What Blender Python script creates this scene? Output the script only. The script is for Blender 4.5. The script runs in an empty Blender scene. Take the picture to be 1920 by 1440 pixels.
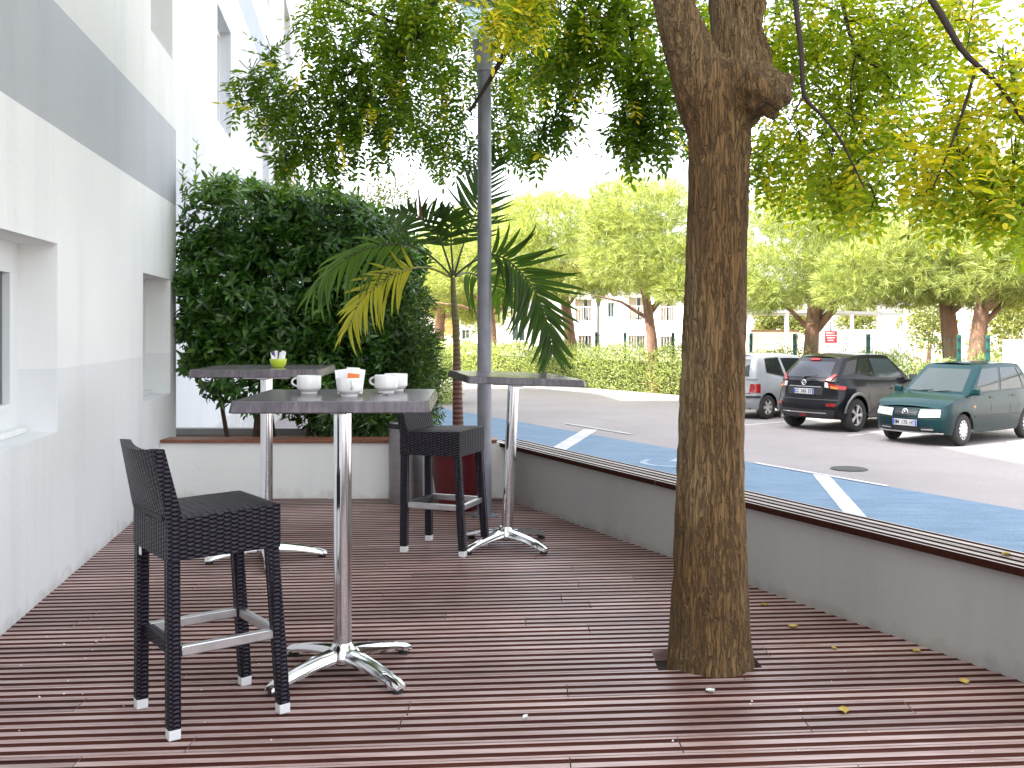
import bpy, bmesh, math, random
import numpy as np
from mathutils import Vector, Matrix, noise

random.seed(7)
RNG = np.random.default_rng(11)
SC = bpy.context.scene
COL = SC.collection

# ---------------------------------------------------------------- camera
F, CX, HY, H = 1900.0, 960.0, 612.0, 1.32      # focal length (px of 1920), centre column, horizon row, eye height (m)
ROAD = -0.83                                    # road level below the deck
cam = bpy.data.cameras.new('camera')
cam.sensor_width = 36.0
cam.lens = F / 1920.0 * 36.0
cam.shift_y = -(720.0 - HY) / 1920.0
cam.clip_start = 0.05
cam.clip_end = 2000.0
camo = bpy.data.objects.new('camera', cam)
camo.location = (0, 0, H)
camo.rotation_euler = (math.radians(90), 0, 0)
COL.objects.link(camo)
SC.camera = camo

# ---------------------------------------------------------------- sky, sun, exposure
SUN_EL = math.radians(50)
SUN_AZ = math.atan2(-0.86, -0.51)            # clockwise from +Y: the sun stands behind the hotel, left of and behind the camera
world = bpy.data.worlds.new('World')
SC.world = world
world.use_nodes = True
wn = world.node_tree
wn.nodes.clear()
wo = wn.nodes.new('ShaderNodeOutputWorld')
wb = wn.nodes.new('ShaderNodeBackground')
ws = wn.nodes.new('ShaderNodeTexSky')
ws.sky_type = 'NISHITA'
ws.sun_disc = False
ws.sun_elevation = SUN_EL
ws.sun_rotation = SUN_AZ
ws.air_density = 1.0
ws.dust_density = 3.5
ws.ozone_density = 1.0
wb.inputs['Strength'].default_value = 0.15
whs = wn.nodes.new('ShaderNodeHueSaturation')          # hazy, whitish summer sky
whs.inputs['Saturation'].default_value = 0.28
wn.links.new(ws.outputs[0], whs.inputs['Color'])
wn.links.new(whs.outputs[0], wb.inputs[0])
wn.links.new(wb.outputs[0], wo.inputs[0])
sd = bpy.data.lights.new('sun', 'SUN')
sd.energy = 2.0
sd.angle = math.radians(0.6)
sd.color = (1.0, 0.95, 0.87)
so = bpy.data.objects.new('sun', sd)
COL.objects.link(so)
sv = Vector((math.sin(SUN_AZ) * math.cos(SUN_EL), math.cos(SUN_AZ) * math.cos(SUN_EL), math.sin(SUN_EL)))
so.rotation_euler = sv.to_track_quat('Z', 'Y').to_euler()
so.location = (-20, -10, 30)
SC.view_settings.view_transform = 'Standard'
SC.view_settings.look = 'None'
SC.view_settings.gamma = 1.0
SC.view_settings.use_curve_mapping = False
SC.view_settings.exposure = 2.6

# ---------------------------------------------------------------- helpers
def fl(px, py, h=0.0):
    """point at height h seen at a pixel of the photograph"""
    Y = F * (H - h) / (py - HY)
    return Vector(((px - CX) * Y / F, Y, h))
def at(px, py, Y):
    return Vector(((px - CX) * Y / F, Y, H + (HY - py) * Y / F))

class MB:
    def __init__(s):
        s.v = []; s.f = []; s.m = []
    def add(s, vs, fs, mi=0):
        o = len(s.v)
        s.v += [tuple(p) for p in vs]
        for f in fs:
            s.f.append(tuple(i + o for i in f)); s.m.append(mi)
        return s
    def quad(s, a, b, c, d, mi=0):
        return s.add([a, b, c, d], [(0, 1, 2, 3)], mi)
    def hexa(s, p, mi=0):
        return s.add(p, [(3, 2, 1, 0), (4, 5, 6, 7), (0, 1, 5, 4), (1, 2, 6, 5), (2, 3, 7, 6), (3, 0, 4, 7)], mi)
    def box(s, c, d, rz=0.0, mi=0):
        cx, cy, cz = c; hx, hy, hz = d[0] / 2, d[1] / 2, d[2] / 2
        k, q = math.cos(rz), math.sin(rz)
        P = []
        for z in (-hz, hz):
            for x, y in ((-hx, -hy), (hx, -hy), (hx, hy), (-hx, hy)):
                P.append((cx + x * k - y * q, cy + x * q + y * k, cz + z))
        return s.hexa(P, mi)
    def bar(s, p0, p1, w, h, up=(0, 0, 1), mi=0, w1=None, h1=None):
        p0, p1 = Vector(p0), Vector(p1)
        d = (p1 - p0).normalized(); u = Vector(up)
        sd_ = d.cross(u)
        if sd_.length < 1e-4:
            sd_ = d.cross(Vector((1, 0, 0)))
        sd_.normalize(); u = sd_.cross(d)
        w1 = w if w1 is None else w1; h1 = h if h1 is None else h1
        P = []
        for p, a, b in ((p0, w, h), (p1, w1, h1)):
            for x, y in ((-1, -1), (1, -1), (1, 1), (-1, 1)):
                P.append(p + sd_ * (x * a / 2) + u * (y * b / 2))
        return s.hexa(P, mi)
    def prism(s, poly, z0, z1, mi=0):
        n = len(poly)
        vs = [(x, y, z0) for x, y in poly] + [(x, y, z1) for x, y in poly]
        fs = [tuple(range(n - 1, -1, -1)), tuple(range(n, 2 * n))]
        fs += [(i, (i + 1) % n, n + (i + 1) % n, n + i) for i in range(n)]
        return s.add(vs, fs, mi)
    def tube(s, pts, rad, n=8, mi=0, cap=True):
        pts = [Vector(p) for p in pts]
        if not hasattr(rad, '__len__'): rad = [rad] * len(pts)
        rings = []; ref = None
        for i, p in enumerate(pts):
            d = (pts[min(i + 1, len(pts) - 1)] - pts[max(i - 1, 0)])
            d = d.normalized() if d.length > 1e-9 else Vector((0, 0, 1))
            if ref is None:
                ref = Vector((1, 0, 0)) if abs(d.x) < .8 else Vector((0, 1, 0))
            a = (ref - d * ref.dot(d)).normalized(); b = d.cross(a); ref = a
            rings.append([p + (a * math.cos(2 * math.pi * k / n) + b * math.sin(2 * math.pi * k / n)) * rad[i] for k in range(n)])
        vs = [q for r in rings for q in r]; fs = []
        for i in range(len(pts) - 1):
            for k in range(n):
                fs.append((i * n + k, i * n + (k + 1) % n, (i + 1) * n + (k + 1) % n, (i + 1) * n + k))
        if cap:
            fs.append(tuple(range(n - 1, -1, -1))); e = (len(pts) - 1) * n
            fs.append(tuple(range(e, e + n)))
        return s.add(vs, fs, mi)
    def lathe(s, prof, n=24, c=(0, 0, 0), mi=0, axis='z', cap=True):
        vs = []; fs = []
        for r, z in prof:
            for k in range(n):
                a = 2 * math.pi * k / n
                x, y = r * math.cos(a), r * math.sin(a)
                if axis == 'z': vs.append((c[0] + x, c[1] + y, c[2] + z))
                else: vs.append((c[0] + x, c[1] + z, c[2] + y))
        for i in range(len(prof) - 1):
            for k in range(n):
                q = (i * n + k, i * n + (k + 1) % n, (i + 1) * n + (k + 1) % n, (i + 1) * n + k)
                fs.append(q if axis == 'z' else q[::-1])
        if cap:
            a = tuple(range(n)); e = (len(prof) - 1) * n; b = tuple(range(e, e + n))
            if prof[0][0] > 1e-6: fs.append(a[::-1] if axis == 'z' else a)
            if prof[-1][0] > 1e-6: fs.append(b if axis == 'z' else b[::-1])
        return s.add(vs, fs, mi)
    def grid(s, G, mi=0, flip=False):
        r, c = len(G), len(G[0])
        vs = [p for row in G for p in row]; fs = []
        for i in range(r - 1):
            for j in range(c - 1):
                q = (i * c + j, i * c + j + 1, (i + 1) * c + j + 1, (i + 1) * c + j)
                fs.append(q[::-1] if flip else q)
        return s.add(vs, fs, mi)
    def mesh(s, name, mats, smooth=None, uv=False):
        me = bpy.data.meshes.new(name)
        me.from_pydata(s.v, [], s.f)
        for m in (mats if isinstance(mats, (list, tuple)) else [mats]): me.materials.append(m)
        me.polygons.foreach_set('material_index', s.m)
        if smooth is not None:
            me.polygons.foreach_set('use_smooth', [True] * len(me.polygons))
            me.set_sharp_from_angle(angle=math.radians(smooth))
        if uv:
            ul = me.uv_layers.new(name='uv')
            for p in me.polygons:
                n = p.normal; ax = max(range(3), key=lambda i: abs(n[i]))
                for li in p.loop_indices:
                    co = me.vertices[me.loops[li].vertex_index].co
                    ul.data[li].uv = ((co.x, co.y) if ax == 2 else ((co.x, co.z) if ax == 1 else (co.y, co.z)))
        me.update()
        return me
    def build(s, name, mats, parent=None, smooth=None, bevel=None, uv=False, seg=2):
        o = bpy.data.objects.new(name, s.mesh(name, mats, smooth, uv))
        COL.objects.link(o)
        if parent is not None: o.parent = parent
        if bevel:
            b = o.modifiers.new('bevel', 'BEVEL'); b.width = bevel; b.segments = seg
            b.limit_method = 'ANGLE'; b.angle_limit = math.radians(35); b.use_clamp_overlap = True
            if smooth is None:
                o.data.polygons.foreach_set('use_smooth', [True] * len(o.data.polygons))
                o.data.set_sharp_from_angle(angle=math.radians(40))
                b.harden_normals = False
        return o

def tag(o, label, cat, group=None, kind=None):
    if label: o['label'] = label
    if cat: o['category'] = cat
    if group: o['group'] = group
    if kind: o['kind'] = kind
    return o
def thing(name, label, cat, loc=(0, 0, 0), rz=0.0, group=None):
    o = bpy.data.objects.new(name, None)
    o.empty_display_size = 0.1
    o.location = loc; o.rotation_euler = (0, 0, rz)
    COL.objects.link(o)
    return tag(o, label, cat, group)
def struct(o):
    o['kind'] = 'structure'; return o
def copy_tree(o, parent=None):
    c = o.copy(); COL.objects.link(c); c.parent = parent
    for ch in list(o.children): copy_tree(ch, c)
    return c
def np_mesh(name, verts, faces, mat, attr=None, smooth=False):
    """verts (N,3), faces (M,k) arrays -> mesh"""
    verts = np.ascontiguousarray(verts, dtype=np.float32); faces = np.ascontiguousarray(faces, dtype=np.int32)
    me = bpy.data.meshes.new(name)
    M, k = faces.shape
    me.vertices.add(len(verts)); me.vertices.foreach_set('co', verts.ravel())
    me.loops.add(M * k); me.loops.foreach_set('vertex_index', faces.ravel())
    me.polygons.add(M); me.polygons.foreach_set('loop_start', np.arange(0, M * k, k, dtype=np.int32))
    me.update(calc_edges=True)
    if attr is not None:
        a = me.attributes.new('tint', 'FLOAT', 'FACE')
        a.data.foreach_set('value', np.ascontiguousarray(attr, dtype=np.float32))
    if smooth: me.polygons.foreach_set('use_smooth', [True] * M)
    for m in (mat if isinstance(mat, (list, tuple)) else [mat]): me.materials.append(m)
    return me
def link_mesh(name, me, parent=None):
    o = bpy.data.objects.new(name, me); COL.objects.link(o)
    if parent is not None: o.parent = parent
    return o
def unit(a):
    return a / np.maximum(np.linalg.norm(a, axis=-1, keepdims=True), 1e-9)
def leaf_mesh(name, base, d, up, L, W, mat, tint=None, fold=0.12, oval=True, curl=0.0):
    """one folded blade for each row of base: 2 quads (oval) or 2 triangles"""
    d = unit(d); side = unit(np.cross(d, up)); n = np.cross(side, d)
    L = np.asarray(L)[:, None]; W = np.asarray(W)[:, None]; N = len(base)
    if oval:
        ks = [(0, 0, 0), (.3, .46, 1), (.68, .38, .8), (1, 0, 0), (.68, -.38, .8), (.3, -.46, 1)]
        V = np.stack([base + d * (L * a) + side * (W * b) + n * (W * fold * c - L * curl * a * a) for a, b, c in ks], 1)
        Fq = np.array([[0, 1, 2, 3], [0, 3, 4, 5]])
        nv = 6
    else:
        ks = [(0, 0, 0), (.42, .5, 1), (1, 0, 0), (.42, -.5, 1)]
        V = np.stack([base + d * (L * a) + side * (W * b) + n * (W * fold * c - L * curl * a * a) for a, b, c in ks], 1)
        Fq = np.array([[0, 1, 2], [0, 2, 3]])
        nv = 4
    faces = (np.arange(N)[:, None, None] * nv + Fq[None]).reshape(-1, Fq.shape[1])
    t = None if tint is None else np.repeat(tint, 2)
    return np_mesh(name, V.reshape(-1, 3), faces, mat, t)
def rand_dirs(n):
    return unit(RNG.normal(size=(n, 3)))

# ---------------------------------------------------------------- materials
MATS = {}
def nodes_of(m):
    m.use_nodes = True
    nt = m.node_tree; nt.nodes.clear()
    out = nt.nodes.new('ShaderNodeOutputMaterial'); b = nt.nodes.new('ShaderNodeBsdfPrincipled')
    nt.links.new(b.outputs[0], out.inputs[0])
    return nt, b, out
def N(nt, t, **kw):
    n = nt.nodes.new(t)
    for k, v in kw.items():
        if k in n.inputs: n.inputs[k].default_value = v
        else: setattr(n, k, v)
    return n
def ramp(nt, src, stops):
    r = nt.nodes.new('ShaderNodeValToRGB'); e = r.color_ramp.elements
    while len(e) < len(stops): e.new(0.5)
    for i, (p, c) in enumerate(stops):
        e[i].position = p; e[i].color = (*c, 1) if len(c) == 3 else c
    nt.links.new(src, r.inputs[0]); return r.outputs[0]
def mixc(nt, fac, a, b, mode='MIX'):
    m = nt.nodes.new('ShaderNodeMix'); m.data_type = 'RGBA'; m.blend_type = mode
    for sock, v in ((m.inputs[0], fac), (m.inputs[6], a), (m.inputs[7], b)):
        if isinstance(v, bpy.types.NodeSocket): nt.links.new(v, sock)
        else: sock.default_value = v if not isinstance(v, tuple) else ((*v, 1) if len(v) == 3 else v)
    return m.outputs[2]
def coords(nt, kind='Object', scale=(1, 1, 1), rot=(0, 0, 0)):
    tc = nt.nodes.new('ShaderNodeTexCoord'); mp = nt.nodes.new('ShaderNodeMapping')
    nt.links.new(tc.outputs[kind], mp.inputs[0]); mp.inputs['Scale'].default_value = scale; mp.inputs['Rotation'].default_value = rot
    return mp.outputs[0]
def bump(nt, b, h, strength=0.3, dist=0.01):
    bp = nt.nodes.new('ShaderNodeBump'); bp.inputs['Strength'].default_value = strength; bp.inputs['Distance'].default_value = dist
    nt.links.new(h, bp.inputs['Height']); nt.links.new(bp.outputs[0], b.inputs['Normal'])
def mat(name, col, rough=0.6, metal=0.0, var=0.0, vscale=8.0, vstretch=(1, 1, 1), bmp=0.0, bscale=60.0, bdist=0.005, coat=0.0, spec=0.5, alpha=None, rvar=0.0):
    if name in MATS: return MATS[name]
    m = bpy.data.materials.new(name); nt, b, out = nodes_of(m)
    b.inputs['Base Color'].default_value = (*col, 1); b.inputs['Roughness'].default_value = rough
    b.inputs['Metallic'].default_value = metal; b.inputs['Coat Weight'].default_value = coat
    b.inputs['Coat Roughness'].default_value = 0.06
    b.inputs['Specular IOR Level'].default_value = spec
    if var or rvar:
        no = N(nt, 'ShaderNodeTexNoise', Scale=vscale, Detail=5.0, Roughness=0.6)
        nt.links.new(coords(nt, 'Object', vstretch), no.inputs[0])
        if var:
            lo = tuple(max(0, c * (1 - var)) for c in col); hi = tuple(min(1, c * (1 + var)) for c in col)
            nt.links.new(ramp(nt, no.outputs[0], [(0.3, lo), (0.7, hi)]), b.inputs['Base Color'])
        if rvar:
            nt.links.new(ramp(nt, no.outputs[0], [(0.3, (rough - rvar,) * 3), (0.7, (rough + rvar,) * 3)]), b.inputs['Roughness'])
    if bmp:
        n2 = N(nt, 'ShaderNodeTexNoise', Scale=bscale, Detail=4.0)
        nt.links.new(coords(nt, 'Object', vstretch), n2.inputs[0]); bump(nt, b, n2.outputs[0], bmp, bdist)
    MATS[name] = m
    return m
def leaf_mat(name, stops, rough=0.45, trans=0.45, tint=False, spec=0.4, noise_scale=0.0):
    """foliage: colour from a per-blade random value (or the blade's own tint), light passes through"""
    m = bpy.data.materials.new(name); nt, b, out = nodes_of(m)
    geo = nt.nodes.new('ShaderNodeNewGeometry')
    src = geo.outputs['Random Per Island']
    if tint:
        at_ = nt.nodes.new('ShaderNodeAttribute'); at_.attribute_name = 'tint'; src = at_.outputs['Fac']
    c = ramp(nt, src, stops)
    hv = nt.nodes.new('ShaderNodeHueSaturation')
    rm = N(nt, 'ShaderNodeMapRange'); rm.inputs['To Min'].default_value = 0.75; rm.inputs['To Max'].default_value = 1.25
    nt.links.new(geo.outputs['Random Per Island'], rm.inputs[0]); nt.links.new(rm.outputs[0], hv.inputs['Value']); nt.links.new(c, hv.inputs['Color'])
    c = hv.outputs[0]
    nt.links.new(c, b.inputs['Base Color']); b.inputs['Roughness'].default_value = rough; b.inputs['Specular IOR Level'].default_value = spec
    tr = nt.nodes.new('ShaderNodeBsdfTranslucent')
    tc = mixc(nt, 1.0, c, (1.35, 1.3, 0.45), 'MULTIPLY'); nt.links.new(tc, tr.inputs[0])
    mx = nt.nodes.new('ShaderNodeMixShader'); mx.inputs[0].default_value = trans
    nt.links.new(b.outputs[0], mx.inputs[1]); nt.links.new(tr.outputs[0], mx.inputs[2]); nt.links.new(mx.outputs[0], out.inputs[0])
    return m

# ================================================================ setting: ground, car park, markings
# the line of the left building wall:  X = WL - 0.15 Y ; the low wall on the right: X = xr(Y)
WL, WS = -1.536, -0.15
def xw(Y): return WL + WS * Y
RX0, RY0, RS = 0.06, 7.53, 0.4896
def xr(Y): return RX0 + (RY0 - Y) * RS
YB = 7.78                                   # inner face of the planter wall
rdir = Vector((RS, -1, 0)).normalized()     # along the low wall towards the camera
rout = Vector((1, RS, 0)).normalized()      # away from the terrace

m_ground = mat('dry_ground', (0.34, 0.29, 0.2), 0.9, var=0.25, vscale=0.6, bmp=0.4, bscale=12)
g = MB().quad((-400, -400, ROAD - 0.02), (400, -400, ROAD - 0.02), (400, 900, ROAD - 0.02), (-400, 900, ROAD - 0.02)).build('ground', m_ground)
struct(g)

m = bpy.data.materials.new('asphalt'); nt, b, out = nodes_of(m); MATS['asphalt'] = m
n1 = N(nt, 'ShaderNodeTexNoise', Scale=0.35, Detail=6.0, Roughness=0.65); nt.links.new(coords(nt), n1.inputs[0])
n2 = N(nt, 'ShaderNodeTexNoise', Scale=90.0, Detail=3.0); nt.links.new(coords(nt), n2.inputs[0])
c1 = ramp(nt, n1.outputs[0], [(0.3, (0.23, 0.208, 0.21)), (0.7, (0.3, 0.272, 0.272))])
c2 = ramp(nt, n2.outputs[0], [(0.35, (0.75, 0.75, 0.75)), (0.65, (1.15, 1.15, 1.15))])
nt.links.new(mixc(nt, 1.0, c1, c2, 'MULTIPLY'), b.inputs['Base Color']); b.inputs['Roughness'].default_value = 0.85
bump(nt, b, n2.outputs[0], 0.4, 0.004)
HL = [(-14.0, 52.0), (-4.0, 41.5), (0.0, 36.5), (4.75, 29.6), (9.9, 23.7), (12.9, 19.6), (20.0, 9.0)]   # kerb line of the far hedge
asp = MB().add([(-60, -30, ROAD), (40, -30, ROAD)] + [(x, y, ROAD) for x, y in HL[::-1]] + [(-60, 52, ROAD)], [tuple(range(len(HL) + 3))])
struct(asp.build('asphalt_road', m))

# blue bays for disabled drivers along the low wall
m = bpy.data.materials.new('blue_paint'); nt, b, out = nodes_of(m); MATS['blue'] = m
n1 = N(nt, 'ShaderNodeTexNoise', Scale=1.2, Detail=8.0, Roughness=0.7); nt.links.new(coords(nt), n1.inputs[0])
n2 = N(nt, 'ShaderNodeTexNoise', Scale=45.0, Detail=4.0); nt.links.new(coords(nt), n2.inputs[0])
c1 = ramp(nt, n1.outputs[0], [(0.25, (0.08, 0.15, 0.225)), (0.75, (0.14, 0.215, 0.31))])
c2 = ramp(nt, n2.outputs[0], [(0.3, (0.72, 0.74, 0.78)), (0.7, (1.28, 1.25, 1.2))])
n3 = N(nt, 'ShaderNodeTexNoise', Scale=1.0, Detail=5.0, Roughness=0.7); nt.links.new(coords(nt, 'Object', (1.2, 7.0, 1.0), (0, 0, 0.5)), n3.inputs[0])
c2 = mixc(nt, 1.0, c2, ramp(nt, n3.outputs[0], [(0.35, (0.82, 0.84, 0.88)), (0.6, (1.08, 1.06, 1.03))]), 'MULTIPLY')
nt.links.new(mixc(nt, 1.0, c1, c2, 'MULTIPLY'), b.inputs['Base Color']); b.inputs['Roughness'].default_value = 0.75
bump(nt, b, n2.outputs[0], 0.35, 0.004)
def bx(Y): return 3.69 + (16.15 - Y) * 0.53
zb = ROAD + 0.004
bl = MB().quad((xr(1.5) + .4, 1.5, zb), (bx(1.5), 1.5, zb), (bx(28.5), 28.5, zb), (-5.0, 28.5, zb))
struct(bl.build('blue_parking_bay', MATS['blue']))
m_white = mat('road_white', (0.46, 0.46, 0.47), 0.8, var=0.2, vscale=3, bmp=0.2, bscale=60)
def stripe(name, a, b_, w, lift):
    a, b_ = Vector(a), Vector(b_); d = (b_ - a).normalized(); s_ = Vector((-d.y, d.x, 0)) * (w / 2)
    z = ROAD + lift
    return struct(MB().quad(*[(p.x, p.y, z) for p in (a - s_, b_ - s_, b_ + s_, a + s_)]).build(name, m_white))
zr = 1.32 - 2.15
p1, p2 = fl(1108, 806, zr), fl(1040, 847, zr)
stripe('white_bay_line', p1, p1 + (p2 - p1) * 2.2, 0.30, 0.009)
q1, q2 = fl(1538, 890, zr), fl(1603, 966, zr)
stripe('white_bay_line', q1, q1 + (q2 - q1) * 1.8, 0.22, 0.009)
for px, py in ((1530, 889), (1117, 804)):
    c = fl(px, py, zr); e = Vector((-0.53, 1, 0)).normalized()
    stripe('white_edge_line', c - e * 1.3, c + e * 1.3, 0.1, 0.013)
# worn wheelchair pictogram in the bay
wc = fl(1262, 868, zr)
wm = MB(); zz = ROAD + 0.009; e1 = Vector((0.9, -0.44, 0)); e2 = Vector((0.44, 0.9, 0))
def wp(u, v): 
    p = wc + e1 * u + e2 * v; return (p.x, p.y, zz)
K = 26
for k in range(K):
    a0, a1 = [math.radians(-200 + 250 * j / K) for j in (k, k + 1)]
    wm.quad(wp(.42 * math.cos(a0), .42 * math.sin(a0)), wp(.42 * math.cos(a1), .42 * math.sin(a1)), wp(.52 * math.cos(a1), .52 * math.sin(a1)), wp(.52 * math.cos(a0), .52 * math.sin(a0)))
wm.quad(wp(-.1, .1), wp(0, .1), wp(0, .75), wp(-.1, .75)); wm.quad(wp(0, .1), wp(.4, .1), wp(.4, .2), wp(0, .2))
wm.quad(wp(.31, -.35), wp(.41, -.35), wp(.41, .1), wp(.31, .1)); wm.quad(wp(.41, -.35), wp(.6, -.35), wp(.6, -.27), wp(.41, -.27))
wm.add([wp(-.05 + .12 * math.cos(a), .92 + .12 * math.sin(a)) for a in [2 * math.pi * k / 16 for k in range(16)]], [tuple(range(16))])
struct(wm.build('wheelchair_marking', mat('worn_white', (0.27, 0.34, 0.42), 0.8, var=.25, vscale=5)))
# parking lines between the cars
fwd = Vector((0.806, 0.592, 0)); lat = Vector((0.592, -0.806, 0))
for px, py in ((1640, 812), (1425, 795)):
    c = fl(px, py, zr); stripe('parking_line', c - fwd * .9, c + fwd * 3.3, 0.1, 0.006)
mh = fl(1592, 880, zr)
mo = MB().lathe([(0.0, 0.0), (.27, 0.0), (.27, .012), (.24, .012), (.235, .007), (.0, .007)], 28, cap=False)
for k in range(5):
    w = math.sqrt(max(0.01, .22 ** 2 - (k * .08 - .16) ** 2))
    mo.box((0, k * .08 - .16, .009), (2 * w, .03, .006))
o = mo.build('manhole_cover', mat('cast_iron', (0.09, 0.09, 0.09), 0.7, 0.3, var=.3))
o.location = (mh.x, mh.y, ROAD + .004); o.rotation_euler[2] = 0.6
tag(o, 'round dark iron manhole cover in the grey lane beyond the blue bays', 'manhole')

# far kerb
m_kerb = mat('kerb_concrete', (0.5, 0.48, 0.45), 0.85, var=0.15, vscale=3, bmp=.3)
kerb = thing('kerb', None, None)
kerb['kind'] = 'structure'
kb = None
for i in range(len(HL) - 1):
    a, b_ = Vector((*HL[i], 0)), Vector((*HL[i + 1], 0)); L = (b_ - a).length; n = int(L // 1.0); d = (b_ - a) / n
    if kb is None:
        kb = MB().box((0, 0, .06), (.985, .16, .16)).mesh('kerb_stone', m_kerb)
    for k in range(n):
        c = a + d * (k + .5)
        o = link_mesh('kerb_stone', kb, kerb); o.location = (c.x, c.y, ROAD); o.rotation_euler[2] = math.atan2(d.y, d.x)
        o.scale[0] = d.length

# ================================================================ terrace deck
def wood(name, lo, hi, rough, spec=.45):
    m = bpy.data.materials.new(name); nt, b, out = nodes_of(m)
    oi = nt.nodes.new('ShaderNodeObjectInfo')
    cv = coords(nt, 'Object', (2.0, 26.0, 26.0), (0, 0, 0))
    ad = N(nt, 'ShaderNodeVectorMath', operation='ADD'); nt.links.new(cv, ad.inputs[0])
    sc = N(nt, 'ShaderNodeVectorMath', operation='SCALE'); cb = nt.nodes.new('ShaderNodeCombineXYZ')
    nt.links.new(oi.outputs['Random'], cb.inputs[0]); nt.links.new(cb.outputs[0], sc.inputs[0]); sc.inputs['Scale'].default_value = 40.0
    nt.links.new(sc.outputs[0], ad.inputs[1])
    n1 = N(nt, 'ShaderNodeTexNoise', Scale=1.6, Detail=7.0, Roughness=0.7); nt.links.new(ad.outputs[0], n1.inputs[0])
    n3 = N(nt, 'ShaderNodeTexNoise', Scale=1.1, Detail=3.0); nt.links.new(coords(nt), n3.inputs[0])
    c = ramp(nt, n1.outputs[0], [(0.28, lo), (0.72, hi)])
    hv = nt.nodes.new('ShaderNodeHueSaturation'); rm = N(nt, 'ShaderNodeMapRange'); rm.inputs['To Min'].default_value = .72; rm.inputs['To Max'].default_value = 1.25
    nt.links.new(oi.outputs['Random'], rm.inputs[0]); nt.links.new(rm.outputs[0], hv.inputs['Value']); nt.links.new(c, hv.inputs['Color'])
    stain = ramp(nt, n3.outputs[0], [(0.3, (0.78, 0.72, 0.7)), (0.65, (1.1, 1.1, 1.1))])
    nt.links.new(mixc(nt, 1.0, hv.outputs[0], stain, 'MULTIPLY'), b.inputs['Base Color'])
    nt.links.new(ramp(nt, n1.outputs[0], [(0.2, (rough - .1,) * 3), (0.8, (rough + .12,) * 3)]), b.inputs['Roughness'])
    bump(nt, b, n1.outputs[0], 0.25, 0.003); b.inputs['Specular IOR Level'].default_value = spec
    return m
m_ridge = wood('deck_ridge', (0.27, 0.162, 0.142), (0.54, 0.42, 0.405), 0.4)
m_groove = wood('deck_groove', (0.03, 0.008, 0.006), (0.085, 0.026, 0.017), 0.7, .1)
m_under = mat('deck_underside', (0.03, 0.022, 0.018), 0.9)
DS = 0.079
deck = MB()
dp = [(xw(-1.5) - .05, -1.5), (xr(-1.5) + .12, -1.5), (xr(YB) + .1, YB + .1), (xw(YB) - .05, YB + .1)]
deck.prism(dp, ROAD + .001, -0.05)
deck = struct(deck.build('deck', m_under))
PW, GAP = 0.118, 0.007
prof = [(0, 0), (.013, 0), (.0145, 1), (.041, 1), (.0425, 0), (.0755, 0), (.077, 1), (.1035, 1), (.105, 0), (.118, 0)]
TX, TY = 0.765, 3.985                       # trunk
tyc = TY - DS * TX
rows = int((YB + .35 - 0.6) / (PW + GAP))
for r in range(rows):
    v0 = 0.6 + r * (PW + GAP)
    vm = v0 + PW / 2
    def lim(v):
        a = (WL + WS * v) / (1 - WS * DS) - .03
        c = (RX0 + RS * (RY0 - v)) / (1 + RS * DS) + .03
        return a, min(c, (YB + .04 - v) / DS)
    a0, c0 = lim(vm)
    if c0 - a0 < .15: continue
    cuts = []; x = a0 + random.uniform(.3, 1.9)
    while x < c0 - .4:
        cuts.append(x); x += random.uniform(1.5, 2.4)
    segs = []; edges = [a0] + cuts + [c0]
    for i in range(len(edges) - 1):
        segs.append([edges[i] + (.002 if i else 0), edges[i + 1] - (.002 if i < len(edges) - 2 else 0), i == 0, i == len(edges) - 2])
    dv = vm - tyc
    if -.1 < dv < .15:                     # angular opening round the trunk
        hw = .203 if abs(dv) < .1 else .203 - (abs(dv) - .1) * .5
        lo, hi = TX - hw, TX + hw; ns = []
        for s0, s1, fa, fb in segs:
            if s1 <= lo or s0 >= hi: ns.append([s0, s1, fa, fb]); continue
            if s0 < lo - .05: ns.append([s0, lo, fa, False])
            if s1 > hi + .05: ns.append([hi, s1, False, fb])
        segs = ns
    zj = random.uniform(-.0012, .0012)
    for s0, s1, fa, fb in segs:
        vs = []
        for end in (0, 1):
            for (o_, gr) in prof:
                v = v0 + o_; l0, l1 = lim(v)
                xx = (l0 if fa else s0) if end == 0 else (l1 if fb else s1)
                vs.append((xx, v + DS * xx, -.0032 * gr + zj))
            for o_ in (PW, 0):
                v = v0 + o_; l0, l1 = lim(v)
                xx = (l0 if fa else s0) if end == 0 else (l1 if fb else s1)
                vs.append((xx, v + DS * xx, -.048))
        n = len(prof) + 2
        mb = MB()
        base = vs; mb.v = [tuple(p) for p in vs]
        for k in range(n):
            k2 = (k + 1) % n
            mb.f.append((k, n + k, n + k2, k2)[::-1]); gr = k < len(prof) - 1 and (prof[k][1] or prof[k + 1][1])
            mb.m.append(1 if gr else 0)
        mb.f.append(tuple(range(n))); mb.m.append(0); mb.f.append(tuple(range(2 * n - 1, n - 1, -1))); mb.m.append(0)
        mb.build('plank', [m_ridge, m_groove], deck)

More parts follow.
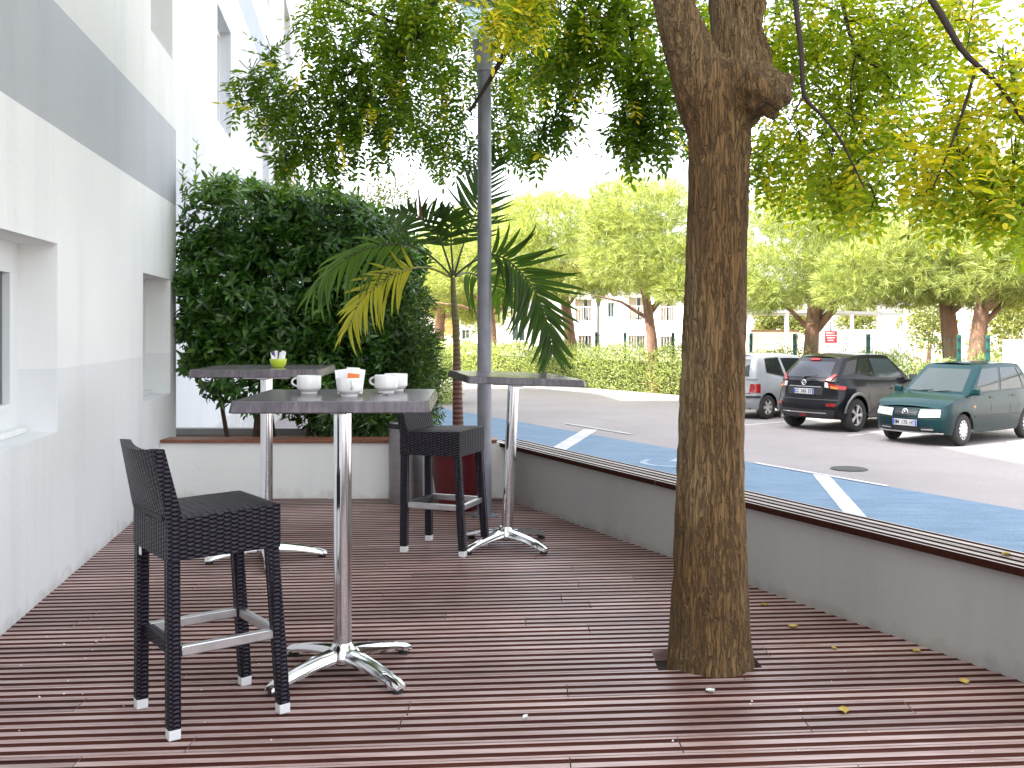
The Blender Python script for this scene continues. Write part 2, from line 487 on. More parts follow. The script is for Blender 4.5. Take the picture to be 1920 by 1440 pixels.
# ================================================================ hotel wall on the left
def render_mat(name, bands, base):
    """painted render: paint bands by height, rain streaks, slight roughness"""
    m = bpy.data.materials.new(name); nt, b, out = nodes_of(m)
    ge = nt.nodes.new('ShaderNodeNewGeometry'); sx = nt.nodes.new('ShaderNodeSeparateXYZ'); nt.links.new(ge.outputs['Position'], sx.inputs[0])
    c = None; cur = base
    for z, col in bands:
        mt = N(nt, 'ShaderNodeMath', operation='GREATER_THAN'); nt.links.new(sx.outputs[2], mt.inputs[0]); mt.inputs[1].default_value = z
        c = mixc(nt, mt.outputs[0], cur if c is None else c, col)
    if c is None:
        rg = nt.nodes.new('ShaderNodeRGB'); rg.outputs[0].default_value = (*base, 1); c = rg.outputs[0]
    st = N(nt, 'ShaderNodeTexNoise', Scale=1.0, Detail=6.0, Roughness=0.65); nt.links.new(coords(nt, 'Object', (2.2, 2.2, 0.22)), st.inputs[0])
    s1 = ramp(nt, st.outputs[0], [(0.25, (0.88, 0.885, 0.9)), (0.5, (1, 1, 1))])
    mr_ = N(nt, 'ShaderNodeMapRange'); mr_.inputs['From Min'].default_value = 0.0; mr_.inputs['From Max'].default_value = 0.22; nt.links.new(sx.outputs[2], mr_.inputs[0])
    sn_ = N(nt, 'ShaderNodeTexNoise', Scale=9.0, Detail=5.0); nt.links.new(coords(nt), sn_.inputs[0])
    sp_ = N(nt, 'ShaderNodeMath', operation='ADD'); nt.links.new(mr_.outputs[0], sp_.inputs[0]); nt.links.new(sn_.outputs[0], sp_.inputs[1])
    c = mixc(nt, 1.0, c, ramp(nt, sp_.outputs[0], [(0.4, (0.78, 0.75, 0.72)), (0.75, (1, 1, 1))]), 'MULTIPLY')        # splash dirt along the foot
    st2 = N(nt, 'ShaderNodeTexNoise', Scale=0.7, Detail=5.0, Roughness=0.6); nt.links.new(coords(nt), st2.inputs[0])
    s2 = ramp(nt, st2.outputs[0], [(0.3, (0.93, 0.93, 0.92)), (0.65, (1, 1, 1))])
    c = mixc(nt, 1.0, c, s1, 'MULTIPLY'); c = mixc(nt, 1.0, c, s2, 'MULTIPLY')
    nt.links.new(c, b.inputs['Base Color']); b.inputs['Roughness'].default_value = 0.85
    nb = N(nt, 'ShaderNodeTexNoise', Scale=28.0, Detail=5.0, Roughness=0.7); nt.links.new(coords(nt), nb.inputs[0])
    bump(nt, b, nb.outputs[0], 0.35, 0.006)
    return m
WHITE = (0.86, 0.86, 0.85); LGREY = (0.77, 0.775, 0.785); GREY = (0.47, 0.48, 0.51)
m_wall = render_mat('facade_render', [(1.105, WHITE), (2.325, GREY), (2.955, (.74, .73, .71)), (6.0, GREY), (6.7, WHITE), (9.4, GREY), (10.1, WHITE)], LGREY)
m_wall2 = render_mat('facade_render_far', [(2.325, (.5, .51, .54)), (2.955, (.62, .63, .65)), (6.35, (.44, .48, .55)), (7.0, (.62, .63, .65))], (.62, .63, .65))
def wall_panel(mb, off, s0, s1, z0, z1, openings, depth):
    """sheet along the facade line with deep openings; s = Y"""
    def P(Y, z, d=0.0):
        n = Vector((-1, WS, 0)).normalized()           # into the building
        return Vector((xw(Y) - off, Y, z)) + n * d
    ys = sorted({s0, s1, *[o[0] for o in openings], *[o[1] for o in openings]})
    zs = sorted({z0, z1, *[o[2] for o in openings], *[o[3] for o in openings]})
    for i in range(len(ys) - 1):
        for j in range(len(zs) - 1):
            yc, zc = (ys[i] + ys[i + 1]) / 2, (zs[j] + zs[j + 1]) / 2
            if any(o[0] < yc < o[1] and o[2] < zc < o[3] for o in openings): continue
            mb.quad(P(ys[i], zs[j]), P(ys[i], zs[j + 1]), P(ys[i + 1], zs[j + 1]), P(ys[i + 1], zs[j]))
    for a, b_, c, d in openings:
        mb.quad(P(a, c), P(b_, c), P(b_, c, depth), P(a, c, depth)); mb.quad(P(a, d), P(a, d, depth), P(b_, d, depth), P(b_, d))
        mb.quad(P(a, c), P(a, c, depth), P(a, d, depth), P(a, d)); mb.quad(P(b_, c), P(b_, d), P(b_, d, depth), P(b_, c, depth))
    return P
m_frame = mat('window_frame_white', (0.78, 0.79, 0.8), 0.4)
m_glass = mat('window_glass', (0.05, 0.07, 0.08), 0.04, spec=0.9)
m_sill = mat('window_sill_white', (0.75, 0.75, 0.75), 0.5, var=.08)
def window(parent, P, a, b_, c, d, depth, fw=.07, sill=True):
    mb = MB(); D0, D1 = depth - .06, depth - .005
    def bx_(y0, y1, z0, z1, mbx, d0=D0, d1=D1):
        mbx.hexa([P(y0, z0, d1), P(y1, z0, d1), P(y1, z0, d0), P(y0, z0, d0), P(y0, z1, d1), P(y1, z1, d1), P(y1, z1, d0), P(y0, z1, d0)])
    bx_(a, a + fw, c, d, mb); bx_(b_ - fw, b_, c, d, mb); bx_(a + fw, b_ - fw, c, c + fw, mb); bx_(a + fw, b_ - fw, d - fw, d, mb)
    ym = (a + b_) / 2
    bx_(ym - .04, ym + .04, c + fw, d - fw, mb)
    w = mb.build('window', m_frame, parent)
    for y0, y1 in ((a + fw, ym - .04), (ym + .04, b_ - fw)):
        g_ = MB(); bx_(y0, y1, c + fw, d - fw, g_, depth - .035, depth - .028); g_.build('pane', m_glass, w)
        sash = MB()
        for q in ((y0, y0 + .03, c + fw, d - fw), (y1 - .03, y1, c + fw, d - fw), (y0 + .03, y1 - .03, c + fw, c + fw + .03), (y0 + .03, y1 - .03, d - fw - .03, d - fw)):
            bx_(*q, sash, D0 - .012, depth - .036)
        sash.build('sash', m_frame, w)
    if sill:
        s_ = MB(); bx_(a + .004, b_ - .02, c + .002, c + .03, s_, depth - .11, depth - .062); s_.build('sill', m_sill, w)
bld = thing('hotel_building', 'tall white rendered building with grey painted bands along the terrace, recessed windows', 'building', (xw(6), 6, ROAD))
bld_inv = Matrix.Translation((-xw(6), -6, -ROAD))
def child(mb, name, mats, **kw):
    o = mb.build(name, mats, bld, **kw); o.matrix_parent_inverse = bld_inv; return o
class WP:                                      # windows are parented with the same offset
    pass
op1 = [(3.35, 5.147, .785, 1.74), (7.17, 8.2, .78, 1.70), (7.44, 8.3, 3.5, 5.2), (3.0, 5.0, 3.5, 5.2), (7.44, 8.3, 6.9, 8.6), (-1.0, 1.0, .785, 1.74)]
mb = MB(); P1 = wall_panel(mb, 0.0, -14.0, 8.46, ROAD, 14.6, op1, .25)
nin = Vector((-1, WS, 0)).normalized()
e0, e1_ = P1(8.46, ROAD), P1(8.46, 14.6); q0, q1_ = e0 + nin * 6, e1_ + nin * 6
mb.quad(e0, e1_, q1_, q0); f0, f1 = P1(-14, ROAD), P1(-14, 14.6)
mb.quad(f0, f0 + nin * 6, f1 + nin * 6, f1); mb.quad(f1, f1 + nin * 6, q1_, e1_)
child(mb, 'wall', m_wall)
op2 = [(13.4, 14.8, 4.05, 5.6), (19.6, 21.0, 4.05, 5.6), (25.6, 27.0, 4.05, 5.6), (13.4, 14.8, 7.9, 9.5), (19.6, 21.0, 7.9, 9.5), (25.2, 27.4, 8.2, 9.6)]
mb = MB(); OFF2 = .35; P2 = wall_panel(mb, OFF2, 8.46, 23.0, ROAD, 14.6, [q for q in op2 if q[0] < 23], .22)
wall_panel(mb, OFF2, 23.0, 30.4, ROAD, 11.2, [q for q in op2 if q[0] > 23], .22)  # unseen far roofline stepped down to let sun reach the far hedge
e0, e1_ = P2(30.4, ROAD), P2(30.4, 11.2); e2_, e3_ = P2(23, 11.2), P2(23, 14.6)
mb.quad(e0, e1_, e1_ + nin * 6, e0 + nin * 6); mb.quad(P2(8.46, 14.6), P2(8.46, 14.6) + nin * 6, e3_ + nin * 6, e3_); mb.quad(e2_, e2_ + nin * 6, e1_ + nin * 6, e1_); mb.quad(e2_, e3_, e3_ + nin * 6, e2_ + nin * 6)
child(mb, 'wall', m_wall2)
cp = MB()
for P, a, b_ in ((P1, -14.0, 8.48), (P2, 8.48, 23.0)):
    cp.hexa([P(a, 14.6, .3), P(b_, 14.6, .3), P(b_, 14.6, -.06), P(a, 14.6, -.06), P(a, 14.7, .3), P(b_, 14.7, .3), P(b_, 14.7, -.06), P(a, 14.7, -.06)])
child(cp, 'parapet_coping', mat('zinc', (.5, .51, .52), .4, .6))
for P, ops, dp_ in ((P1, op1, .25), (P2, op2, .22)):
    for i, (a, b_, c, d) in enumerate(ops):
        n0 = set(bld.children)
        window(bld, P, a, b_, c, d, dp_, fw=(.125 if P is P1 else .07), sill=(P is P1))
for o in bld.children:
    o.matrix_parent_inverse = bld_inv

# ================================================================ planter wall at the back and low wall on the right
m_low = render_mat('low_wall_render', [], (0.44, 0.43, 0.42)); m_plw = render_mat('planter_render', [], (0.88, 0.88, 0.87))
m_cap = mat('cap_wood', (0.2, 0.075, 0.04), 0.5, var=.45, vscale=5, vstretch=(1.5, 22, 22), bmp=.2, bscale=30)
pl = thing('planter', 'low white rendered planter wall with brown wooden cap in front of the laurel hedge', 'planter', (-1.3, YB + .08, 0))
TOPB = .425
mb = MB()
y0, y1 = YB, YB + .16
mb.hexa([(xw(y0) - .02, y0, -.05), (xr(y0) + .02, y0, -.05), (xr(y1) + .02, y1, -.05), (xw(y1) - .02, y1, -.05), (xw(y0) - .02, y0, TOPB), (xr(y0) + .02, y0, TOPB), (xr(y1) + .02, y1, TOPB), (xw(y1) - .02, y1, TOPB)])
def rel(o, p):
    o.parent = p; o.matrix_parent_inverse = Matrix.Translation(p.location).inverted() if p.rotation_euler[2] == 0 else p.matrix_basis.inverted(); return o
rel(mb.build('wall', m_plw), pl)
cuts = [xw(YB) + .01, -2.05, -1.15, xr(YB) - .05]
for i in range(3):
    a, c = cuts[i], cuts[i + 1] - .004
    o = MB().box(((a + c) / 2, 0, .0125), (c - a, .115, .025)).build('cap_plank', m_cap, bevel=.003)
    o.data.transform(Matrix.Translation((0, YB + .03, TOPB + .002))); rel(o, pl)
    o = MB().box(((a + c) / 2, 0, .0125), (c - a, .105, .025)).build('cap_plank', m_cap, bevel=.003)
    o.data.transform(Matrix.Translation((0, YB + .145, TOPB + .001))); rel(o, pl)
m_soil = mat('soil', (0.07, 0.045, 0.03), 0.95, var=.5, vscale=14, bmp=.8, bscale=25, bdist=.03)
so_ = MB().prism([(xw(YB + .16) - .3, YB + .161), (-.62, YB + .161), (-.72, YB + 1.75), (xw(YB + 1.75) - .3, YB + 1.75)], ROAD, .3)
rel(so_.build('soil', m_soil), pl)
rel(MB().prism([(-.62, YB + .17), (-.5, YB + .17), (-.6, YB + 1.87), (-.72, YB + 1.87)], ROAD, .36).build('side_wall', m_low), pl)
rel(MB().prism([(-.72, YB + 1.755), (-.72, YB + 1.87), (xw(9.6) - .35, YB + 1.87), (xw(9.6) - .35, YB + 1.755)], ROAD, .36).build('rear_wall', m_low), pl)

lw = thing('low_wall', 'low grey rendered wall with grooved wooden capping between terrace and blue parking bays', 'wall', (xr(4), 4, 0))
ys_, ye = YB + .02, -1.4
def rw(Y, d, z): 
    p = Vector((xr(Y), Y, z)) + rout * d; return p
TH = .15; TOPR = .395
mb = MB().hexa([rw(ye, 0, ROAD), rw(ye, TH, ROAD), rw(ys_, TH, ROAD), rw(ys_, 0, ROAD), rw(ye, 0, TOPR), rw(ye, TH, TOPR), rw(ys_, TH, TOPR), rw(ys_, 0, TOPR)])
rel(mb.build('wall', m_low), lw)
m_cap2 = wood('cap_ridge', (0.34, 0.27, 0.25), (0.52, 0.44, 0.42), 0.4)
capcuts = [YB + .16, 5.9, 3.6, 1.2, -1.3]
for i in range(4):
    ya, yb = capcuts[i], capcuts[i + 1] + .004
    d0 = -.03
    for k in range(2):                       # two grooved boards side by side
        mb = MB(); n = len(prof); w = .118
        vs = []
        for Y in (ya, yb):
            for o_, gr in prof: vs.append(rw(Y, d0 + k * .124 + o_, TOPR + .032 - .005 * gr))
            vs.append(rw(Y, d0 + k * .124 + w, TOPR + .001)); vs.append(rw(Y, d0 + k * .124, TOPR + .001))
        n2_ = n + 2
        mb.v = [tuple(p) for p in vs]
        for q in range(n2_):
            r2 = (q + 1) % n2_; mb.f.append((q, r2, n2_ + r2, n2_ + q)); mb.m.append(1 if q < n - 1 and (prof[q][1] or prof[q + 1][1]) else (1 if q >= n - 1 else 0))
        mb.f.append(tuple(range(n2_ - 1, -1, -1))); mb.m.append(0); mb.f.append(tuple(range(n2_, 2 * n2_))); mb.m.append(0)
        rel(mb.build('cap_plank', [m_cap2, m_groove]), lw)

# ================================================================ tables
m_chrome = mat('polished_aluminium', (0.8, 0.8, 0.81), 0.11, 1.0)
m_alu = mat('brushed_aluminium', (0.62, 0.61, 0.62), 0.38, 1.0, var=.12, vscale=12)
m_rubber = mat('black_rubber', (0.02, 0.02, 0.02), 0.8)
def top_mat():
    m = bpy.data.materials.new('table_top'); nt, b, out = nodes_of(m)
    n1 = N(nt, 'ShaderNodeTexNoise', Scale=1.0, Detail=8.0, Roughness=0.75); nt.links.new(coords(nt, 'Object', (38, 38, 3)), n1.inputs[0])
    n2 = N(nt, 'ShaderNodeTexNoise', Scale=6.0, Detail=3.0); nt.links.new(coords(nt), n2.inputs[0])
    c = ramp(nt, n1.outputs[0], [(0.25, (0.05, 0.045, 0.055)), (0.55, (0.13, 0.115, 0.13)), (0.8, (0.24, 0.215, 0.225))])
    c = mixc(nt, 1.0, c, ramp(nt, n2.outputs[0], [(.3, (.75, .75, .78)), (.7, (1.2, 1.15, 1.15))]), 'MULTIPLY')
    nt.links.new(c, b.inputs['Base Color']); b.inputs['Roughness'].default_value = 0.22
    return m
m_top = top_mat()
def make_table(label, loc, rz, Ht, brz, W=.7):
    t = thing('bar_table', label, 'table', loc, rz, 'tall bar tables on the deck')
    th = .042; w0, w1 = W / 2 - .008, W / 2 + .0
    mb = MB()                                # slab with bevelled rim: small top, wider lower edge
    lv = [(w1 - .03, Ht - th), (w1 - .004, Ht - th), (w1, Ht - th + .004), (w1 - .003, Ht - th + .014), (w0, Ht - .003), (w0 - .004, Ht)]
    vs = []; fs = []
    for hw, z in lv:
        c = .012
        vs += [(-hw + c, -hw, z), (hw - c, -hw, z), (hw, -hw + c, z), (hw, hw - c, z), (hw - c, hw, z), (-hw + c, hw, z), (-hw, hw - c, z), (-hw, -hw + c, z)]
    for i in range(len(lv) - 1):
        for k in range(8): fs.append((i * 8 + k, i * 8 + (k + 1) % 8, (i + 1) * 8 + (k + 1) % 8, (i + 1) * 8 + k))
    fs += [tuple(range(7, -1, -1)), tuple(range((len(lv) - 1) * 8, len(lv) * 8))]
    mb.add(vs, fs); mb.build('table_top', m_top, t, smooth=25)
    pr = MB().lathe([(.0, .095), (.034, .095), (.034, Ht - th - .02), (.0, Ht - th - .02)], 28, cap=False).build('pole', m_chrome, t, smooth=40)
    mp = MB(); mp.box((0, 0, Ht - th - .012), (.26, .06, .022)); mp.box((0, 0, Ht - th - .0125), (.06, .26, .02)); mp.build('mounting_plate', m_alu, t, bevel=.003)
    hub = MB().lathe([(.0, .045), (.06, .045), (.066, .06), (.062, .085), (.045, .1), (.036, .118), (.0, .118)], 28, cap=False).build('hub', m_chrome, t, smooth=50)
    for k in range(4):
        a = brz + k * math.pi / 2; ca, sa = math.cos(a), math.sin(a)
        G = []
        for s in np.linspace(0, 1, 11):
            r = .045 + s * .29
            zt = .098 - .045 * s ** 1.6 - .012 * s; w = .034 - .008 * s + (.004 if s > .85 else 0)
            if s > .93: w *= .75; zt -= .006
            zb_ = max(.016, zt - .03 - .012 * (1 - s))
            row = []
            for u, z in ((-w, zb_), (-w * 1.0, zb_ + (zt - zb_) * .55), (-w * .7, zt - .003), (0, zt), (w * .7, zt - .003), (w, zb_ + (zt - zb_) * .55), (w, zb_), (0, zb_ + .004), (-w, zb_)):
                row.append((ca * r - sa * u, sa * r + ca * u, z))
            G.append(row)
        mb = MB().grid(G, flip=True); mb.f.append(tuple(range(8))); mb.m.append(0); e = 10 * 9; mb.f.append(tuple(e + q for q in range(7, -1, -1))); mb.m.append(0)
        lg = mb.build('foot', m_chrome, t, smooth=45)
        MB().lathe([(.0, 0), (.02, 0), (.022, .004), (.02, .022), (.0, .022)], 14, (ca * .31, sa * .31, 0), cap=False).build('foot_pad', m_rubber, lg, smooth=50)
    return t
TN = 1.06; TL = 1.09; TR = 1.03
tabN = make_table('nearest bar table, square grey wood top carrying the white coffee cups', (-.645, 3.86, .0), math.radians(2), TN, math.radians(46))
tabL = make_table('bar table behind the cups, its square top carrying the lime green sugar bowl', (-1.385, 5.72, .0), math.radians(3), TL, math.radians(14))
tabR = make_table('empty bar table in front of the grey lamp post, square top turned at an angle', (-.035, 6.1, .0), math.radians(13), TR, math.radians(32))
for o in tabR.children:                       # this one stands crooked: pole and top lean to the right
    if o.name.split('.')[0] in ('table_top', 'pole', 'mounting_plate'): o.rotation_euler = (math.radians(.6), math.radians(2.6), 0)

# ================================================================ rattan bar stools
m = bpy.data.materials.new('rattan'); nt, b, out = nodes_of(m); m_rattan = m
tc = nt.nodes.new('ShaderNodeTexCoord'); sxy = nt.nodes.new('ShaderNodeSeparateXYZ'); nt.links.new(tc.outputs['UV'], sxy.inputs[0])
def mth(op, a, b_=None):
    q = nt.nodes.new('ShaderNodeMath'); q.operation = op
    for i_, v in enumerate((a, b_)):
        if v is None: continue
        if isinstance(v, bpy.types.NodeSocket): nt.links.new(v, q.inputs[i_])
        else: q.inputs[i_].default_value = v
    return q.outputs[0]
uu = mth('DIVIDE', sxy.outputs[0], 0.0245)                       # strands pass over and under, column by column
par = mth('MULTIPLY', mth('MODULO', mth('FLOOR', mth('ADD', uu, 1000.0)), 2.0), 0.5)
vv = mth('ADD', mth('DIVIDE', sxy.outputs[1], 0.0145), par)
hgt = mth('MULTIPLY', mth('POWER', mth('ABSOLUTE', mth('SINE', mth('MULTIPLY', uu, math.pi))), 0.6), mth('POWER', mth('ABSOLUTE', mth('SINE', mth('MULTIPLY', vv, math.pi))), 0.8))
class _o: pass
inv = _o(); inv.outputs = [hgt]
nz = N(nt, 'ShaderNodeTexNoise', Scale=40.0, Detail=3.0); nt.links.new(tc.outputs['UV'], nz.inputs[0])
cc = ramp(nt, inv.outputs[0], [(0.0, (0.004, 0.003, 0.006)), (0.45, (0.005, 0.004, 0.009)), (1.0, (0.03, 0.024, 0.04))])
cc = mixc(nt, 1.0, cc, ramp(nt, nz.outputs[0], [(.3, (.75, .7, .8)), (.7, (1.3, 1.2, 1.2))]), 'MULTIPLY')
nt.links.new(cc, b.inputs['Base Color']); b.inputs['Roughness'].default_value = 0.42; b.inputs['Specular IOR Level'].default_value = 0.33
bump(nt, b, inv.outputs[0], 1.0, 0.006)
m_footcap = mat('white_plastic_foot', (0.72, 0.72, 0.72), 0.45)
def make_stool(label, loc, rz):
    """local +x = the way the sitter faces; backrest at -x"""
    t = thing('bar_stool', label, 'bar stool', loc, rz, 'dark rattan bar stools')
    D, Wd = .375, .335; sh = .715; ap = .145
    lx, ly = D / 2, Wd / 2
    lg = .042
    for ix in (-1, 1):
        for iy in (-1, 1):
            bx0, by0 = ix * lx, iy * ly; tx, ty = ix * (lx - (.038 if ix > 0 else .0)), iy * (ly - .01)
            lm = MB().bar((bx0, by0, .032), (tx, ty, sh - ap + .01), lg, lg, up=(1, 0, 0))
            leg = lm.build('leg', m_rattan, t, bevel=.006, uv=True)
            MB().box((bx0, by0, .017), (.039, .039, .034)).build('foot_cap', m_footcap, leg, bevel=.003)
    x0, x1, y0 = -lx - .022, lx - .014, ly + .012
    # woven seat: apron with dished top
    mb = MB(); n = 10; G = []
    for i in range(n + 1):
        row = []
        for j in range(n + 1):
            u, v = i / n, j / n
            x = x0 + (x1 - x0) * u; y = -y0 + 2 * y0 * v
            e = min(1, 4 * min(u, 1 - u), 4 * min(v, 1 - v)); z = sh - .0 + .012 * math.sin(math.pi * min(1, u * 1.2)) * math.sin(math.pi * v) - (0.008 if e < .05 else 0)
            z += .026 * (u - .45) + .012 * (2 * v - 1) ** 2 * (1 - u) - .006
            row.append((x, y, z))
        G.append(row)
    mb.grid(G, flip=True)
    zb_ = sh - ap
    for (idx) in (0, n):
        e = [G[idx][j] for j in range(n + 1)]; lo = [(p[0], p[1], zb_) for p in e]
        mb.grid([e, lo], flip=(idx != 0))
    for idx in (0, n):
        e = [G[i][idx] for i in range(n + 1)]; lo = [(p[0], p[1], zb_) for p in e]
        mb.grid([e, lo], flip=(idx == 0))
    mb.quad((x0, -y0, zb_), (x0, y0, zb_), (x1, y0, zb_), (x1, -y0, zb_))
    bm = mb.build('seat', m_rattan, t, uv=True, smooth=50)
    # backrest: thick, leaning, curved along its width and wrapping down to the seat
    Gf = []; Gb = []
    K = 8
    for i in range(K + 1):
        s = i / K; z = sh - .02 + s * .235
        rf, rb = [], []
        for j in range(9):
            v = j / 8 * 2 - 1; yy = v * (y0 - .002)
            dip = -.018 * (1 - v * v) * s                      # top edge and face curve back
            lean = -.045 * s
            zz = z - (.014 * (1 - v * v)) * s
            rf.append((x0 + .052 - .016 * s + lean + dip, yy, zz)); rb.append((x0 - .002 + lean + dip, yy, zz + .004 * s))
        Gf.append(rf); Gb.append(rb)
    mb = MB().grid(Gf); mb.grid(Gb, flip=True); mb.grid([Gf[-1], Gb[-1]]); mb.grid([[r[0] for r in Gf], [r[0] for r in Gb]]); mb.grid([[r[-1] for r in Gf], [r[-1] for r in Gb]], flip=True)
    mb.grid([Gf[0], Gb[0]], flip=True)
    mb.build('backrest', m_rattan, t, uv=True, smooth=45)
    MB().box((x0 - .004, 0, sh - .01), (.008, 2 * y0 - .06, .016)).build('back_seam', mat('seam_black', (.006, .006, .008), .6), t)
    zf = .275
    fx, fy = lx - .02, ly - .006
    for iy in (-1, 1):
        MB().box((0, iy * fy, zf), (D - lg - .008, .024, .034)).build('footrest_bar', m_alu, t, bevel=.004)
    MB().box((fx, 0, zf), (.024, Wd - lg, .033)).build('footrest_bar', m_alu, t, bevel=.004)
    MB().box((-fx, 0, zf - .005), (.036, Wd - lg + .004, .04)).build('rear_stretcher', m_rattan, t, bevel=.006, uv=True)
    MB().box((x0 - .001, .1, zb_ - .012), (.002, .022, .026)).build('tag', m_footcap, t)
    return t
make_stool('dark woven rattan bar stool in the foreground left, its back turned to the camera', (-1.035, 3.49, 0), math.atan2(.225, .30))
make_stool('dark woven rattan bar stool standing beside the red plant pot and the bin', (-.397, 6.03, 0), math.atan2(-.138, .358))

# ================================================================ cups, sugar and spoon
m_china = mat('white_china', (0.72, 0.72, 0.71), 0.12, coat=.4)
m_coffee = mat('coffee', (0.05, 0.02, 0.01), 0.2)
def make_cup(label, loc, rz, group='white coffee cups on the nearest table'):
    t = thing('coffee_cup', label, 'cup', loc, rz, group)
    pr = [(.0, .004), (.024, .004), (.025, 0), (.030, 0), (.0315, .003), (.0315, .008), (.034, .010), (.0435, .0185), (.0455, .0215), (.0462, .026), (.047, .068), (.046, .0695), (.0448, .068), (.044, .027), (.041, .021), (.030, .0125), (.0, .0115)]
    MB().lathe(pr, 36, cap=False).build('bowl', m_china, t, smooth=40)
    pts = [(.0455 + .022 * math.sin(a) * 1.0 - .001, 0, .045 + .0155 * math.cos(a)) for a in np.linspace(0, math.pi, 10)]
    hp = [(.043, 0, .0605)] + pts + [(.042, 0, .0295)]
    MB().tube(hp, .0042, 8).build('handle', m_china, t, smooth=60)
    return t
def on_table(px, py, T, Y=None):
    p = fl(px, py, T); return p
zN = TN
make_cup('white coffee cup at the left of the nearest table, handle to the left', (-.785, 3.92, zN), math.radians(178))
cA = make_cup('white coffee cup holding sugar packets in the middle of the nearest table', (-.605, 3.77, zN), math.radians(-72))
make_cup('white coffee cup on the right of the nearest table, handle pointing left', (-.492, 3.97, zN), math.radians(172))
make_cup('white coffee cup half hidden behind the right-hand cup on the nearest table', (-.468, 4.085, zN), math.radians(60))
m_paper = mat('paper_white', (0.8, 0.8, 0.82), 0.6, var=.05, vscale=30)
m_orange = mat('paper_orange', (0.75, 0.2, 0.05), 0.6)
m_purple = mat('paper_purple', (0.09, 0.05, 0.18), 0.6)
def packet(parent_loc, label, dx, dy, rz, tilt, mcol, h=.062, w=.045, z=.02, group=None):
    o = MB()
    for k in range(4):
        pass
    G = [[(-w / 2 + w * u, .0012 + .0022 * math.sin(math.pi * u) * math.sin(math.pi * v), h * v) for u in np.linspace(0, 1, 6)] for v in np.linspace(0, 1, 6)]
    Gb = [[(p[0], -p[1], p[2]) for p in r] for r in G]
    o.grid(G); o.grid(Gb, flip=True)
    for e1, e2 in ((G[0], Gb[0]), (Gb[-1], G[-1])): o.grid([e1, e2], flip=True)
    o.grid([[r[0] for r in G], [r[0] for r in Gb]]); o.grid([[r[-1] for r in G], [r[-1] for r in Gb]], flip=True)
    ob = o.build('sugar_packet', mcol, smooth=40)
    ob.location = (parent_loc[0] + dx, parent_loc[1] + dy, parent_loc[2] + z); ob.rotation_euler = (tilt, dx * 7.0, rz)
    return tag(ob, label, 'packet', group)
pc = (-.605, 3.77, zN)
for i, (dx, dy, rz, ti, mc, hh) in enumerate([(-.018, .012, .1, -.12, m_paper, .088), (.006, .018, -.15, -.1, m_paper, .094), (.022, .006, .3, -.1, m_paper, .09), (-.006, .004, -.05, .0, m_paper, .084)]):
    packet(pc, 'white paper sugar packet standing in the middle cup on the nearest table', dx, dy, rz, ti, mc, h=hh, w=.05 if i else .056, z=.0125, group='white sugar packets in the cup')
packet(pc, 'orange sugar packet standing at the front of the middle cup', .012, -.012, .08, .05, m_orange, h=.073, w=.044, z=.0125)
# lime bowl of packets on the far table
lb = (-1.31, 5.68, TL)
bw = MB().lathe([(.0, 0), (.03, 0), (.033, .003), (.043, .02), (.0475, .04), (.047, .048), (.0455, .048), (.0455, .04), (.041, .021), (.03, .006), (.0, .005)], 28, cap=False).build('sugar_bowl', mat('lime_plastic', (0.55, 0.68, 0.05), 0.3, coat=.3), smooth=45)
bw.location = lb; tag(bw, 'round lime green plastic sugar bowl on the table behind the cups', 'bowl')
for i in range(9):
    a = i / 9 * 6.28
    pu = i in (2, 4)
    packet(lb, 'dark purple sugar stick among the white ones in the lime bowl' if pu else 'white sugar stick standing in the lime green bowl', .023 * math.cos(a), .016 * math.sin(a), .6 * math.cos(a * 2), .25 * math.sin(a), m_purple if pu else m_paper, h=.078 + .006 * math.sin(i * 2.3), w=.018, z=.012, group='purple sugar sticks' if pu else 'white sugar sticks')
sp = MB(); G = []
for u in np.linspace(-1, 1, 9):
    w = .011 * math.sqrt(max(0.02, 1 - u * u)); G.append([(u * .017, w * v, .004 + .004 * (v * v - 1) * (1 - u * u) * .9 + .001) for v in np.linspace(-1, 1, 5)])
sp.grid(G); sp.grid([[(p[0], p[1], p[2] + .0012) for p in r] for r in G], flip=True)
sp.bar((.016, 0, .0045), (.075, 0, .006), .005, .0016); sp.bar((.075, 0, .006), (.11, 0, .0025), .007, .0016)
spo = sp.build('teaspoon', m_chrome, smooth=50); spo.location = (-.478, 3.855, zN - .0005); spo.rotation_euler[2] = math.radians(115)
tag(spo, 'small metal teaspoon lying in front of the right-hand cups', 'spoon')

# ================================================================ ash bin, pot, lamp post
m_steel = mat('bin_steel', (0.3, 0.28, 0.29), 0.42, 0.8, var=.12, vscale=3, vstretch=(1, 1, 8))
bn = thing('ash_bin', 'round brushed steel ash bin with dark rim beside the planter wall', 'bin', (-.80, 7.63, 0))
MB().lathe([(.0, .0), (.122, .0), (.122, .01), (.128, .012), (.128, .565), (.0, .565)], 36, cap=False).build('body', m_steel, bn, smooth=40)
m_dark = mat('dark_metal', (0.03, 0.03, 0.032), 0.45, .3)
MB().lathe([(.131, .558), (.133, .562), (.133, .592), (.129, .596), (.122, .596), (.118, .59), (.118, .57), (.0, .568)], 36, cap=False).build('rim', m_dark, bn, smooth=40)
for k in range(2):
    MB().lathe([(.0, .0), (.045, .0), (.05, .012), (.046, .02), (.0, .018)], 20, (.055 - .11 * k, 0, .572), cap=False).build('ash_tray', m_alu, bn, smooth=40)

